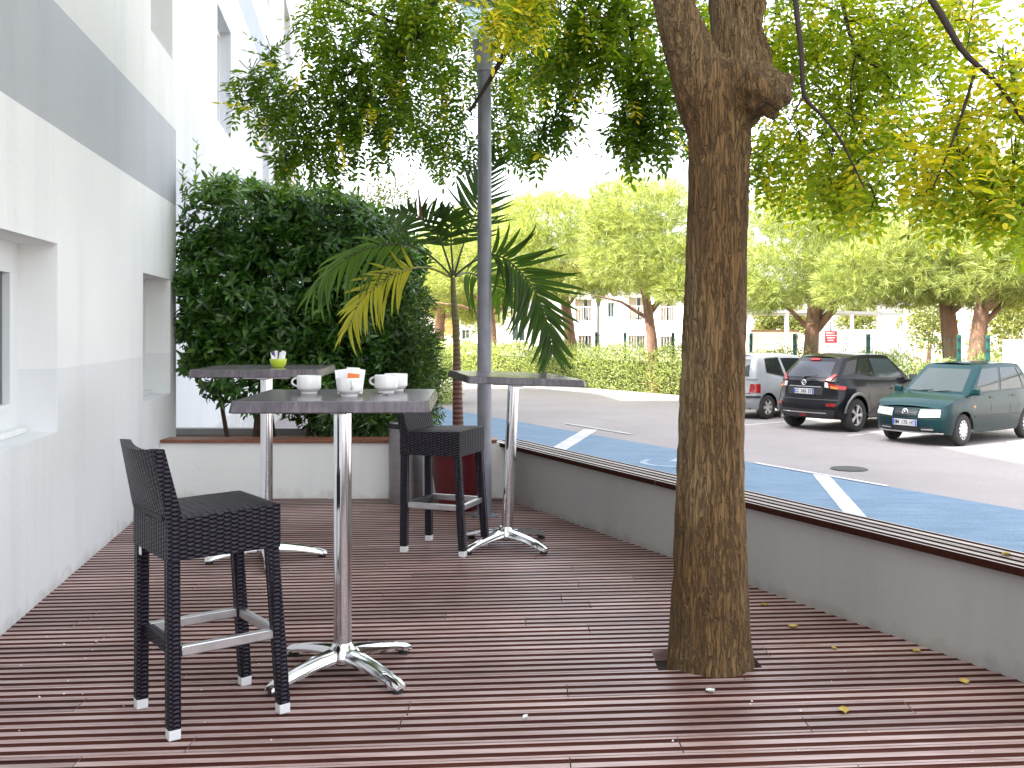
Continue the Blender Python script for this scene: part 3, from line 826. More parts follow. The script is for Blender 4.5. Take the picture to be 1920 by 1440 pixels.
m_pot = mat('red_pot', (0.1, 0.008, 0.012), 0.35, var=.15, vscale=6, coat=.3)
PX, PY = -.385, 7.36
pot = thing('plant_pot', 'tall dark red round plant pot in the corner under the palm', 'pot', (PX, PY, 0))
MB().lathe([(.0, 0), (.15, 0), (.155, .01), (.17, .12), (.2, .3), (.222, .43), (.228, .44), (.232, .455), (.228, .468), (.215, .468), (.21, .45), (.2, .41), (.0, .41)], 40, cap=False).build('body', m_pot, pot, smooth=40)
MB().lathe([(.0, .415), (.18, .412), (.2, .413)], 30, cap=False).build('soil', m_soil, pot)

m_galv = mat('galvanised_steel', (0.2, 0.2, 0.23), 0.5, 0.3, var=.3, vscale=9, vstretch=(1, 1, .5), rvar=.12)
m_lampgrey = mat('lamp_grey_paint', (0.27, 0.27, 0.28), 0.45)
m = bpy.data.materials.new('lamp_glass'); nt, b, out = nodes_of(m); m_lglass = m
b.inputs['Base Color'].default_value = (.78, .86, .9, 1); b.inputs['Roughness'].default_value = .12; b.inputs['Transmission Weight'].default_value = .75; b.inputs['IOR'].default_value = 1.2
def make_lamp(label, loc, hp, k=1.0, r=.05, pole_m=None):
    t = thing('lamp_post', label, 'street lamp', loc)
    MB().lathe([(.0, 0), (r * 1.9, 0), (r * 1.9, .012), (r * 1.02, .014), (r, .02), (r * .96, hp), (.0, hp)], 24, cap=False).build('pole', pole_m or m_galv, t, smooth=40)
    MB().lathe([(r * .9, hp - .01), (r * 1.08, hp - .005), (r * 1.1, hp + .02), (r * 1.75, hp + .185 * k), (r * 1.85, hp + .2 * k), (.0, hp + .2 * k)], 28, cap=False).build('collar', m_lampgrey, t, smooth=40)
    MB().lathe([(r * 1.6, hp + .2 * k + .001), (r * 2.0, hp + .25 * k), (r * 3.2, hp + .42 * k), (r * 3.5, hp + .5 * k), (r * 3.4, hp + .5 * k), (r * 3.1, hp + .42 * k), (r * 1.9, hp + .25 * k), (r * 1.5, hp + .21 * k)], 32, cap=False).build('glass_bowl', m_lglass, t, smooth=60)
    MB().lathe([(.0, hp + .2 * k), (r * .5, hp + .2 * k), (r * .5, hp + .42 * k), (0, hp + .43 * k)], 12, cap=False).build('bulb', mat('bulb_white', (.8, .8, .78), .4), t, smooth=50)
    MB().lathe([(.0, hp + .5 * k + .001), (r * 4.4, hp + .5 * k + .001), (r * 4.5, hp + .515 * k), (r * 3.6, hp + .57 * k), (r * 1.4, hp + .61 * k), (.0, hp + .62 * k)], 32, cap=False).build('cap', m_lampgrey, t, smooth=40)
    return t
make_lamp('tall galvanised lamp post rising through the leaves beside the palm', (-.192, 7.05, 0), 3.10)
make_lamp('distant slim street lamp in front of the white apartment block', (fl(1122, 720, zr).x * 0 + (1122 - CX) * 34.3 / F, 34.3, ROAD), 2.85, 1.0, .055, mat('lamp_pale_paint', (.5, .52, .54), .4))

# ================================================================ the terrace tree
m = bpy.data.materials.new('bark'); nt, b, out = nodes_of(m); m_bark = m
vz = N(nt, 'ShaderNodeTexNoise', Scale=1.0, Detail=2.5, Roughness=0.5, Distortion=0.6)
nw = N(nt, 'ShaderNodeTexNoise', Scale=3.0, Detail=4.0); nt.links.new(coords(nt, 'Object', (8, 8, 3)), nw.inputs[0])
cv = coords(nt, 'Object', (40, 40, 3.0))
adv = N(nt, 'ShaderNodeVectorMath', operation='ADD'); scv = N(nt, 'ShaderNodeVectorMath', operation='SCALE'); scv.inputs['Scale'].default_value = 1.6
nt.links.new(nw.outputs['Color'], scv.inputs[0]); nt.links.new(cv, adv.inputs[0]); nt.links.new(scv.outputs[0], adv.inputs[1]); nt.links.new(adv.outputs[0], vz.inputs['Vector'])
nf = N(nt, 'ShaderNodeTexNoise', Scale=1.0, Detail=8.0, Roughness=0.75); nt.links.new(coords(nt, 'Object', (60, 60, 12)), nf.inputs[0])
nl = N(nt, 'ShaderNodeTexNoise', Scale=2.2, Detail=3.0); nt.links.new(coords(nt, 'Object', (1, 1, .45)), nl.inputs[0])
cL = ramp(nt, nl.outputs[0], [(0.32, (0.15, 0.075, 0.022)), (0.5, (0.195, 0.11, 0.037)), (0.7, (0.29, 0.205, 0.1))])
dv_ = N(nt, 'ShaderNodeMath', operation='SUBTRACT'); nt.links.new(vz.outputs[0], dv_.inputs[0]); dv_.inputs[1].default_value = .5
ab_ = N(nt, 'ShaderNodeMath', operation='ABSOLUTE'); nt.links.new(dv_.outputs[0], ab_.inputs[0])     # long braided fissures where the noise crosses its mean
vz2 = N(nt, 'ShaderNodeTexNoise', Scale=1.0, Detail=2.0, Roughness=0.5, Distortion=0.4); nt.links.new(coords(nt, 'Object', (85, 85, 6.0)), vz2.inputs[0])
dv2 = N(nt, 'ShaderNodeMath', operation='SUBTRACT'); nt.links.new(vz2.outputs[0], dv2.inputs[0]); dv2.inputs[1].default_value = .5
ab2 = N(nt, 'ShaderNodeMath', operation='ABSOLUTE'); nt.links.new(dv2.outputs[0], ab2.inputs[0])
ad2 = N(nt, 'ShaderNodeMath', operation='ADD'); nt.links.new(ab2.outputs[0], ad2.inputs[0]); ad2.inputs[1].default_value = .018
mn_ = N(nt, 'ShaderNodeMath', operation='MINIMUM'); nt.links.new(ab_.outputs[0], mn_.inputs[0]); nt.links.new(ad2.outputs[0], mn_.inputs[1])
crk = ramp(nt, mn_.outputs[0], [(0.0, (0.55, 0.5, 0.46)), (0.012, (0.78, 0.76, 0.74)), (0.04, (0.97, 0.97, 0.97)), (0.15, (1.06, 1.06, 1.06))])
cF = ramp(nt, nf.outputs[0], [(0.3, (0.72, 0.68, 0.64)), (0.7, (1.22, 1.22, 1.22))])
nt.links.new(mixc(nt, 1.0, mixc(nt, 1.0, cL, crk, 'MULTIPLY'), cF, 'MULTIPLY'), b.inputs['Base Color']); b.inputs['Roughness'].default_value = .85
hm = N(nt, 'ShaderNodeMath', operation='MULTIPLY_ADD'); nt.links.new(nf.outputs[0], hm.inputs[0]); hm.inputs[1].default_value = .5
vr = ramp(nt, mn_.outputs[0], [(0.0, (0, 0, 0)), (0.06, (1, 1, 1))]); nt.links.new(vr, hm.inputs[2])
bump(nt, b, hm.outputs[0], 1.0, 0.02)

tree = thing('terrace_tree', 'old pollarded tree with thick ridged trunk growing through the deck, green and yellow leaves', 'tree', (TX, TY, 0))
def T(px, py, Y=TY): 
    p = at(px, py, Y); return p
rough = MB()
trunk_pts = []
for py, l, r_ in ((1330, 1240, 1424), (1262, 1249, 1418), (1200, 1254, 1408), (1080, 1259, 1401), (900, 1266, 1395), (700, 1277, 1395), (500, 1285, 1400), (350, 1291, 1404), (250, 1290, 1408), (180, 1288, 1412), (120, 1300, 1412)):
    c = T((l + r_) / 2, py); trunk_pts.append((c, (r_ - l) / 2 * TY / F * .985))
rough.tube([p for p, _ in trunk_pts], [q for _, q in trunk_pts], 36)
def limb(mbx, px_pts, n=20):
    P = [at(x, y, Yd) for x, y, Yd, w in px_pts]; R = [w / 2 * Yd / F for x, y, Yd, w in px_pts]
    mbx.tube(P, R, n); return P
limb(rough, [(1345, 330, 4.0, 50), (1334, 260, 3.99, 84), (1318, 180, 3.97, 104), (1303, 120, 3.94, 102), (1281, 65, 3.91, 88), (1264, 10, 3.88, 78), (1250, -60, 3.85, 76), (1225, -160, 3.8, 72), (1200, -330, 3.9, 64)])
limb(rough, [(1350, 330, 4.0, 50), (1362, 240, 4.0, 96), (1376, 150, 4.02, 92), (1372, 60, 4.03, 78), (1368, -30, 4.05, 82), (1385, -180, 4.2, 72), (1430, -360, 4.4, 60)])
limb(rough, [(1365, 280, 4.02, 50), (1385, 200, 4.06, 84), (1402, 110, 4.14, 74), (1405, 60, 4.18, 62), (1402, -10, 4.22, 50), (1440, -150, 4.6, 46)])
# old pruning knobs
limb(rough, [(1380, 185, 3.96, 90), (1425, 172, 3.9, 96), (1460, 168, 3.87, 82), (1480, 165, 3.86, 48)], 18)
limb(rough, [(1430, 140, 3.9, 50), (1440, 118, 3.88, 34)], 12)
limb(rough, [(1440, 205, 3.9, 44), (1462, 208, 3.88, 26)], 12)
limb(rough, [(1470, 148, 3.86, 34), (1489, 152, 3.85, 18)], 10)
limb(rough, [(1320, 172, 3.98, 70), (1292, 162, 3.96, 66), (1275, 158, 3.95, 46), (1264, 157, 3.95, 20)], 16)
ro = rough.build('trunk', m_bark)
rm_ = ro.modifiers.new('r', 'REMESH'); rm_.mode = 'VOXEL'; rm_.voxel_size = .0085
sm_ = ro.modifiers.new('s', 'SMOOTH'); sm_.iterations = 18; sm_.factor = .6
dg = bpy.context.evaluated_depsgraph_get()
me = bpy.data.meshes.new_from_object(ro.evaluated_get(dg)); old = ro.data
ro.modifiers.clear(); ro.data = me; bpy.data.meshes.remove(old); me.name = 'trunk'
nv = len(me.vertices); co = np.empty(nv * 3, np.float32); me.vertices.foreach_get('co', co); co = co.reshape(-1, 3)
nr = np.empty(nv * 3, np.float32); me.vertices.foreach_get('normal', nr); nr = nr.reshape(-1, 3)
dsp = np.empty(nv, np.float32)
for i in range(nv):
    x, y, z = co[i]
    wq = 1.2 * noise.noise((x * 7, y * 7, z * 4))
    a = noise.noise((x * 30 + wq, y * 30 + wq, z * 2.6)); a2 = noise.noise((x * 55 - wq, y * 55, z * 5 + 9))
    b2 = noise.noise((x * 9, y * 9, z * 1.1 + 5))
    dsp[i] = .024 * min(abs(a), .3) + .009 * min(abs(a2), .3) - .007 + .006 * b2 + (.026 * noise.noise((x * 9, y * 9, z * 9)) + .012 * noise.noise((x * 24, y * 24, z * 24)) if z > 1.98 and x > .86 else 0)
co += nr * dsp[:, None]
me.vertices.foreach_set('co', co.ravel()); me.update()
me.polygons.foreach_set('use_smooth', [True] * len(me.polygons))
if not me.materials: me.materials.append(m_bark)
rel(ro, tree)

# branches: (pixel x, y, depth, width px) polylines
m_twig = mat('twig_bark', (0.035, 0.022, 0.015), 0.8)
BR = [
    [(1225, -160, 3.8, 60), (1120, -230, 4.6, 50), (1000, -120, 5.8, 26), (960, 60, 6.2, 15), (930, 130, 6.3, 10), (880, 210, 6.4, 6)],
    [(1000, -120, 5.8, 24), (850, -60, 6.2, 16), (790, 60, 6.4, 9), (700, 120, 6.6, 6), (560, 170, 6.7, 4), (450, 190, 6.7, 3)],
    [(790, 60, 6.4, 8), (680, 20, 6.5, 6), (600, -20, 6.6, 4)],
    [(700, 120, 6.6, 5), (620, 220, 6.6, 4), (560, 290, 6.6, 3)],
    [(1200, -330, 3.9, 60), (1150, -200, 5.0, 22), (1160, -60, 5.6, 12), (1190, 90, 5.8, 8), (1225, 200, 5.9, 4)],
    [(1160, -60, 5.6, 8), (1100, 60, 6.0, 6), (1060, 160, 6.1, 5), (1030, 250, 6.1, 3)],
    [(1430, -360, 4.4, 50), (1480, -200, 3.9, 18), (1492, 0, 3.75, 11), (1503, 100, 3.7, 10), (1508, 178, 3.7, 9), (1540, 215, 3.7, 6), (1575, 260, 3.7, 6), (1600, 310, 3.7, 4), (1620, 350, 3.7, 3)],
    [(1508, 178, 3.7, 5), (1490, 210, 3.7, 3), (1478, 235, 3.7, 2)],
    [(1430, -360, 4.4, 46), (1540, -200, 4.6, 16), (1578, 0, 4.4, 8), (1606, 98, 4.3, 6), (1650, 130, 4.3, 4), (1700, 180, 4.3, 3)],
    [(1606, 98, 4.3, 4), (1595, 160, 4.3, 3), (1605, 240, 4.3, 3), (1650, 300, 4.3, 2)],
    [(1440, -150, 4.6, 40), (1600, -190, 4.2, 20), (1740, -10, 3.6, 14), (1805, 95, 3.5, 12), (1870, 155, 3.45, 9), (1925, 235, 3.4, 6), (1990, 300, 3.4, 4)],
    [(1828, 135, 3.48, 7), (1805, 210, 3.5, 6), (1780, 280, 3.5, 5), (1750, 350, 3.5, 3)], [(1768, 315, 3.5, 4), (1830, 370, 3.5, 2)],
    [(1200, -330, 3.9, 56), (1000, -480, 5.0, 36), (700, -420, 6.2, 16), (600, -250, 6.4, 8)],
    [(1430, -360, 4.4, 46), (1560, -600, 5.5, 34), (1700, -650, 7.0, 22), (1800, -500, 8.0, 12)],
    [(1430, -360, 4.4, 40), (1400, -700, 5.6, 30), (1350, -800, 7.2, 16)],
]
bm_ = MB()
for pl_ in BR:
    P = [at(x, y, Yd) for x, y, Yd, w in pl_]; R = [max(.0025, w / 2 * Yd / F) for x, y, Yd, w in pl_]
    # smooth the polyline
    Q, S = [], []
    for i in range(len(P) - 1):
        p0, p1, p2, p3 = P[max(i - 1, 0)], P[i], P[i + 1], P[min(i + 2, len(P) - 1)]
        for t in (0, .25, .5, .75):
            Q.append(.5 * ((2 * p1) + (p2 - p0) * t + (2 * p0 - 5 * p1 + 4 * p2 - p3) * t * t + (3 * p1 - p0 - 3 * p2 + p3) * t ** 3)); S.append(R[i] * (1 - t) + R[i + 1] * t)
    Q.append(P[-1]); S.append(R[-1])
    bm_.tube(Q, S, 8)
BM_LATER = bm_

# crown: clumps given as (pixel x, y, depth, radius px, leaves, yellow share)
CL = [
    # left mass
    (470, 150, 6.7, 42, 26, .02), (520, 200, 6.7, 60, 60, .02), (450, 195, 6.7, 28, 10, .0), (560, 270, 6.6, 55, 62, .02), (620, 300, 6.5, 40, 36, .03), (510, 110, 6.7, 38, 18, .03), (535, 310, 6.5, 28, 14, .05),
    (620, 180, 6.6, 80, 110, .02), (600, 60, 6.6, 60, 46, .02), (680, 110, 6.5, 90, 130, .02), (680, 250, 6.5, 62, 80, .03), (590, 5, 6.7, 34, 12, .02), (640, -30, 6.6, 60, 50, .02),
    (750, 160, 6.8, 76, 110, .04), (750, 40, 6.6, 80, 120, .04), (740, 225, 6.4, 45, 36, .05), (840, 120, 7.7, 80, 120, .08), (830, 220, 7.7, 60, 74, .12), (830, 290, 7.7, 40, 34, .1), (790, 260, 7.0, 34, 22, .06), (880, 285, 7.7, 30, 18, .1),
    (810, 20, 6.4, 70, 120, .08), (970, 25, 4.9, 52, 56, .5), (930, 30, 4.7, 36, 36, .5), (985, -10, 4.9, 60, 60, .4), (950, 150, 7.7, 76, 100, .07), (1010, 110, 7.0, 80, 115, .05), (960, 240, 7.7, 64, 80, .05), (1010, 270, 6.1, 40, 28, .03), (1046, 226, 6.1, 40, 40, .03),
    (1060, 50, 6.0, 90, 110, .06), (1068, 132, 6.0, 64, 84, .05), (1140, 80, 5.8, 80, 90, .05), (1185, 150, 5.8, 40, 30, .03), (1178, 242, 5.8, 40, 44, .02), (1210, 220, 5.8, 52, 52, .02), (1240, 150, 5.7, 60, 56, .04), (1250, 250, 5.8, 42, 34, .02), (1192, 280, 5.8, 22, 10, .02),
    (1200, 60, 5.8, 80, 80, .06), (1150, -30, 5.8, 90, 90, .08), (1000, -60, 5.8, 100, 110, .1), (1310, 30, 5.9, 50, 26, .1), (1290, 250, 5.9, 25, 8, .0),
    # right mass, nearer and yellowing
    (1460, 40, 4.8, 80, 90, .16), (1450, 110, 4.8, 60, 50, .2), (1560, 30, 4.6, 90, 100, .2), (1530, 120, 4.7, 80, 90, .16), (1640, 60, 4.4, 100, 110, .22), (1620, 160, 4.5, 70, 66, .16), (1710, 50, 4.2, 90, 90, .25), (1700, 130, 4.3, 60, 46, .2), (1560, 200, 4.7, 40, 16, .2),
    (1450, 240, 4.8, 60, 56, .25), (1430, 310, 4.8, 50, 36, .2), (1500, 280, 4.6, 70, 66, .15), (1560, 310, 4.4, 60, 60, .2), (1480, 350, 4.8, 50, 30, .25), (1600, 330, 4.2, 60, 62, .3), (1590, 240, 4.5, 56, 40, .15), (1640, 385, 4.0, 32, 16, .15), (1560, 365, 4.3, 36, 20, .12), (1650, 260, 4.3, 60, 44, .25),
    (1720, 300, 3.9, 80, 70, .42), (1800, 320, 3.6, 80, 66, .5), (1740, 370, 3.7, 50, 34, .4), (1850, 240, 3.6, 80, 60, .5), (1900, 340, 3.5, 60, 40, .45), (1860, 370, 3.5, 50, 26, .35), (1780, 210, 3.8, 60, 36, .4), (1900, 170, 3.5, 60, 34, .55), (1820, 60, 3.8, 50, 26, .5), (1915, 410, 3.4, 34, 14, .15), (1860, 400, 3.5, 26, 10, .1), (1790, 0, 4.2, 70, 44, .35), (1880, 130, 3.5, 40, 14, .4), (1690, 220, 4.1, 50, 30, .35),
    (1990, 250, 3.5, 100, 70, .45), (2000, 60, 3.8, 110, 70, .4), (2050, 360, 3.6, 90, 50, .4),
]
# the part of the crown above the picture, in metres (x, y, z, radius, leaves, yellow)
UP = []
for i in range(46):
    a = random.uniform(0, 6.283); r_ = 4.4 * math.sqrt(random.uniform(.02, 1)); x, y = 1.3 + r_ * math.cos(a) * 1.05, 5.3 + r_ * math.sin(a) * .95
    zlo = H + (HY + 60) * y / F + .55
    z = max(zlo, random.uniform(3.2, 6.4)) + random.uniform(0, .8)
    if x < -2.2: continue
    UP.append((x, y, z, random.uniform(.55, .85), 80, .12))
cpos, cdir, ctin = [], [], []
for (px, py, Yd, rp, n, ye_) in CL:
    n = int(n * (1.3 if px < 1400 else 1.05))
    c = np.array(at(px, py, Yd)); r_ = rp * Yd / F
    UPc = (c[0], c[1], c[2], r_, n, ye_)
    u = rand_dirs(n); rad = r_ * RNG.random((n, 1)) ** (1 / 2.2)
    off = u * rad; off[:, 1] *= 1.5
    cpos.append(c + off); dd = u * .6 + RNG.normal(size=(n, 3)) * .55; dd[:, 2] -= .35; cdir.append(dd)
    yel = RNG.random(n) < ye_
    ctin.append(np.where(yel, RNG.uniform(.68, 1, n), RNG.uniform(0, .3, n) + (.28 if px > 1420 else (.16 if py < 90 else .05 if py < 160 else 0.0)) + RNG.normal(0, .04, n)))  # upper clumps tinted lighter for light from above; right ones for sun and yellowing
ncl = sum(len(a) for a in cpos)
rt_ = random.Random(5)
for (px, py, Yd, rp, n, ye_) in CL:                    # fine twigs that carry the leaves
    c = at(px, py, Yd); r_ = rp * Yd / F
    for k in range(4):
        e = Vector((rt_.gauss(0, 1), rt_.gauss(0, 1), rt_.gauss(-.3, .8))).normalized() * r_; s0 = c - Vector((e.x * .6, e.y * .6, -abs(e.z) * .9 - .05))
        BM_LATER.tube([s0, c.lerp(s0, .4) + Vector((0, 0, .03)), c + e * .35, c + e], [.003, .0026, .002, .0012], 5)
rel(BM_LATER.build('branches', m_twig, smooth=60), tree)
for (x, y, z, r_, n, ye_) in UP:
    u = rand_dirs(n); off = u * (r_ * RNG.random((n, 1)) ** (1 / 2.2))
    cpos.append(np.array((x, y, z)) + off); dd = u * .6 + RNG.normal(size=(n, 3)) * .5; dd[:, 2] -= .3; cdir.append(dd)
    ctin.append(np.where(RNG.random(n) < ye_, RNG.uniform(.68, 1, n), RNG.uniform(.0, .45, n)))
cpos, cdir, ctin = np.concatenate(cpos), unit(np.concatenate(cdir)), np.clip(np.concatenate(ctin), 0, 1)
def pinnate(pos, d, tint, pairs=5, rach=.2, ll=.055, lw_=.0225):
    """each leaf a rachis with leaflets in pairs and one at the tip"""
    n = len(pos); up = np.tile([0, 0, 1.0], (n, 1)); side = unit(np.cross(d, up) + 1e-6); nn = np.cross(side, d)
    sc = RNG.uniform(.75, 1.2, n); pos = pos - d * (rach * .45 * sc)[:, None]
    B, Dv, U, Ls, Ws, Ti = [], [], [], [], [], []
    for i in range(pairs + 1):
        s = .25 + .75 * i / pairs
        bp = pos + d * (rach * s * sc)[:, None] - nn * (0.35 * rach * s * s * sc)[:, None]
        for sg in ((-1, 1) if i < pairs else (0,)):
            dv = d * (.45 if sg else 1) + side * (sg * .9) - nn * .3 + RNG.normal(size=(n, 3)) * .18
            B.append(bp); Dv.append(dv); U.append(nn + RNG.normal(size=(n, 3)) * .25); sz = (1 - .25 * abs(s - .6)) * RNG.uniform(.8, 1.2, n) * sc
            Ls.append(ll * sz); Ws.append(lw_ * sz); Ti.append(tint + RNG.normal(0, .035, n))
    return [np.concatenate(a) for a in (B, Dv, U, Ls, Ws, Ti)]
m_leaf = leaf_mat('ash_leaf', [(0.0, (0.06, 0.13, 0.014)), (0.25, (0.13, 0.23, 0.02)), (0.45, (0.32, 0.44, 0.03)), (0.62, (0.5, 0.56, 0.035)), (0.78, (0.7, 0.66, 0.05)), (1.0, (0.8, 0.66, 0.07))], 0.4, 0.62, tint=True)
B, Dv, U, Ls, Ws, Ti = pinnate(cpos[:ncl], cdir[:ncl], ctin[:ncl]); near_ = np.where(B[:, 1] < 5.1, .74, .95); Ls, Ws = Ls * near_, Ws * near_
cr = link_mesh('crown', leaf_mesh('crown', B, Dv, U, Ls, Ws, m_leaf, Ti, fold=.15, oval=True)); cr['kind'] = 'stuff'; rel(cr, tree)
B, Dv, U, Ls, Ws, Ti = pinnate(cpos[ncl:], cdir[ncl:], ctin[ncl:], 4, .22, .075, .034)
cr = link_mesh('upper_crown', leaf_mesh('upper_crown', B, Dv, U, Ls, Ws, m_leaf, Ti, fold=.15, oval=False)); cr['kind'] = 'stuff'; rel(cr, tree)

# ================================================================ laurel hedge in the planter
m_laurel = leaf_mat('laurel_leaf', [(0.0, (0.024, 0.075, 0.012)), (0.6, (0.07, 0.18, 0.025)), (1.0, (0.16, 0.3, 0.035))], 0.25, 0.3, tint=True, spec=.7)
def blob_leaves(blobs, n, outward=.8, jit=.25, up=.35):
    """blobs: (centre, radii, weight); leaves near each surface, pointing outwards"""
    pos, dr = [], []; wsum = sum(b[2] for b in blobs)
    for c, r_, w in blobs:
        k = int(n * w / wsum); u = rand_dirs(k)
        u = np.sign(u) * np.abs(u) ** .75; u = u / (np.sum(np.abs(u) ** 4, 1, keepdims=True) ** .25)
        depth = 1 - np.abs(RNG.normal(0, jit, (k, 1)))
        p = np.array(c) + u * np.array(r_) * np.clip(depth, .2, 1.12)
        p += .05 * np.sin(p[:, [1, 2, 0]] * 7.1) + .03 * np.sin(p[:, [2, 0, 1]] * 17.3)
        pos.append(p); d = unit(u / np.array(r_)) * outward + RNG.normal(size=(k, 3)) * .6; d[:, 2] += up; dr.append(d)
    return np.concatenate(pos), np.concatenate(dr)
hg = thing('laurel_hedge', 'tall dense dark green laurel hedge growing in the planter against the building', 'hedge', (-1.8, 8.7, .3))
blobs = [((-2.2, 8.85, 1.72), (.62, .62, .85), 3.2), ((-1.62, 8.85, 1.62), (.62, .62, .84), 3.2), ((-1.2, 8.9, 1.5), (.42, .58, .72), 2.0), ((-1.9, 8.75, 1.0), (.75, .55, .38), 1.5), ((-1.35, 8.8, .78), (.5, .5, .36), 1.2), ((-2.45, 8.62, 1.5), (.33, .42, .62), 1.1)]
pc_, dc_ = blob_leaves(blobs, 4300, jit=.13, outward=.9); kk_ = 7
ax = unit(dc_ + np.array([0, -.25, .45])); t1 = unit(np.cross(ax, RNG.normal(size=ax.shape))); t2 = np.cross(ax, t1)
P_, D_, U_ = [], [], []
for k in range(kk_):                                   # whorls of leaves round each shoot tip
    an = (2 * math.pi * k / kk_ * 1.0 + RNG.uniform(-.3, .3, len(ax)))[:, None]; rad_ = t1 * np.cos(an) + t2 * np.sin(an); lift = RNG.uniform(.05, .75, len(ax))[:, None]
    P_.append(pc_ - ax * (.03 * (k % 3))); D_.append(rad_ + ax * lift); U_.append(ax - rad_ * lift * .6)
pi_, di_ = blob_leaves(blobs, 9000, jit=.45, outward=.3)
P_.append(pi_); D_.append(di_); U_.append(rand_dirs(len(pi_)) + np.array([0, -.8, .3]))
p, d, upn = np.concatenate(P_), np.concatenate(D_), np.concatenate(U_)
keep = (p[:, 0] > WL + WS * p[:, 1] - .02) & (p[:, 2] > .34)
p, d, upn = p[keep], d[keep], upn[keep]; n = len(p)
tint = np.clip(RNG.uniform(0, .75, n) + np.where(p[:, 2] > 2.35, .35, 0), 0, 1)  # top leaves tinted lighter: young growth with skylight painted in
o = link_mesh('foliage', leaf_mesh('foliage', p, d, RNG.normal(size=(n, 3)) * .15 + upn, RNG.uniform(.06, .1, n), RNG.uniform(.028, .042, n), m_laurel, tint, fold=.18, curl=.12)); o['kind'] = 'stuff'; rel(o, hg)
# young shoots over the top
pp, dd = [], []
sh_ = MB()
for (px, py0, py1, Yd) in ((365, 345, 262, 8.6), (342, 350, 305, 8.5), (398, 345, 312, 8.7), (440, 345, 318, 8.8), (480, 345, 322, 8.9), (520, 345, 325, 8.8), (600, 360, 335, 8.8), (660, 380, 350, 8.9), (560, 350, 328, 8.7)):
    a, c = at(px, py0 + 30, Yd), at(px + random.uniform(-6, 6), py1, Yd); sh_.tube([a, c], [.004, .002], 5)
    for k in range(13):
        t = .2 + .8 * k / 13; q = a.lerp(c, t); an = k * 2.4
        pp.append(q); dd.append((math.cos(an), math.sin(an), .9))
n = len(pp)
m_shoot = leaf_mat('laurel_shoot', [(0.0, (0.09, 0.19, 0.02)), (1.0, (0.16, 0.26, 0.03))], 0.4, 0.5)
o = link_mesh('shoots', leaf_mesh('shoots', np.array([tuple(q) for q in pp]), np.array(dd), np.tile([0, 0, 1.], (n, 1)), RNG.uniform(.055, .085, n), RNG.uniform(.022, .03, n), m_shoot)); o['kind'] = 'stuff'; rel(o, hg)
rel(sh_.build('shoot_stems', mat('green_stem', (.12, .17, .04), .6)), hg)
for (px, Yd, r_, lean) in ((478, 8.6, .035, .1), (515, 8.75, .03, -.15), (570, 8.65, .022, .25), (430, 8.8, .022, -.2), (640, 8.8, .024, .1), (600, 8.9, .02, -.1)):
    x = (px - CX) * Yd / F
    rel(MB().tube([(x, Yd, .25), (x + lean * .3, Yd, .6), (x + lean * .7, Yd + .05, 1.0), (x + lean, Yd + .1, 1.5)], [r_, r_ * .85, r_ * .7, r_ * .5], 8).build('stem', mat('laurel_bark', (.09, .05, .032), .85, var=.4, vscale=20)), hg)
# finer leaved shrub at the right end of the planter
hs = thing('willow_leaved_shrub', 'dark fine-leaved shrub at the right end of the planter behind the cups', 'shrub', (-.95, 8.7, .3))
m_fine = leaf_mat('fine_leaf', [(0.0, (0.02, 0.05, 0.012)), (0.6, (0.05, 0.105, 0.022)), (1.0, (0.13, 0.2, 0.05))], 0.35, 0.35, spec=.5)
blobs = [((-1.08, 8.72, 1.15), (.36, .42, .62), 2), ((-.98, 8.75, .78), (.34, .42, .42), 1.6), ((-1.3, 8.5, .6), (.35, .32, .26), .8), ((-.85, 8.7, 1.0), (.22, .3, .3), .5)]
p, d = blob_leaves(blobs, 15000, jit=.26, up=-.1); k = p[:, 2] > .32; p, d = p[k], d[k]; n = len(p)
o = link_mesh('foliage', leaf_mesh('foliage', p, d, RNG.normal(size=(n, 3)), RNG.uniform(.05, .085, n), RNG.uniform(.011, .017, n), m_fine, fold=.1, curl=.2)); o['kind'] = 'stuff'; rel(o, hs)
for px, Yd in ((690, 8.65), (715, 8.75), (740, 8.7)):
    x = (px - CX) * Yd / F; rel(MB().tube([(x, Yd, .25), (x + .05, Yd, .7), (x - .03, Yd, 1.2)], [.016, .012, .008], 7).build('stem', MATS['laurel_bark']), hs)

# ================================================================ palm in the pot
palm = thing('potted_palm', 'slender palm with drooping feather fronds, one yellow, growing from the red pot', 'palm', (PX, PY, .41))
m_ptrunk = bpy.data.materials.new('palm_trunk'); nt, b, out = nodes_of(m_ptrunk)
wv = N(nt, 'ShaderNodeTexWave', Scale=9.0, Distortion=1.2, Detail=2.0); wv.bands_direction = 'Z'; nt.links.new(coords(nt), wv.inputs[0])
sx = nt.nodes.new('ShaderNodeSeparateXYZ'); nt.links.new(coords(nt), sx.inputs[0])
hz = N(nt, 'ShaderNodeMapRange'); hz.inputs['From Min'].default_value = .55; hz.inputs['From Max'].default_value = .95; nt.links.new(sx.outputs[2], hz.inputs[0])
ca = ramp(nt, wv.outputs[0], [(.2, (.07, .025, .018)), (.7, (.17, .07, .05))])
nt.links.new(mixc(nt, hz.outputs[0], ca, (.13, .12, .04)), b.inputs['Base Color']); b.inputs['Roughness'].default_value = .65; bump(nt, b, wv.outputs[0], .5, .008)
crown_p = at(850, 520, PY)
tp = [(859, 800, 21), (858, 760, 19), (857, 700, 15.5), (856, 650, 13), (855, 610, 14), (852, 575, 12), (850, 545, 10), (849, 520, 9)]
mb = MB().tube([at(x, y, PY) for x, y, w in tp], [w * PY / F * .5 for x, y, w in tp], 14)
mb.v = [(x - PX, y - PY, z - .41) for x, y, z in mb.v]
mb.build('trunk', m_ptrunk, palm, smooth=60)
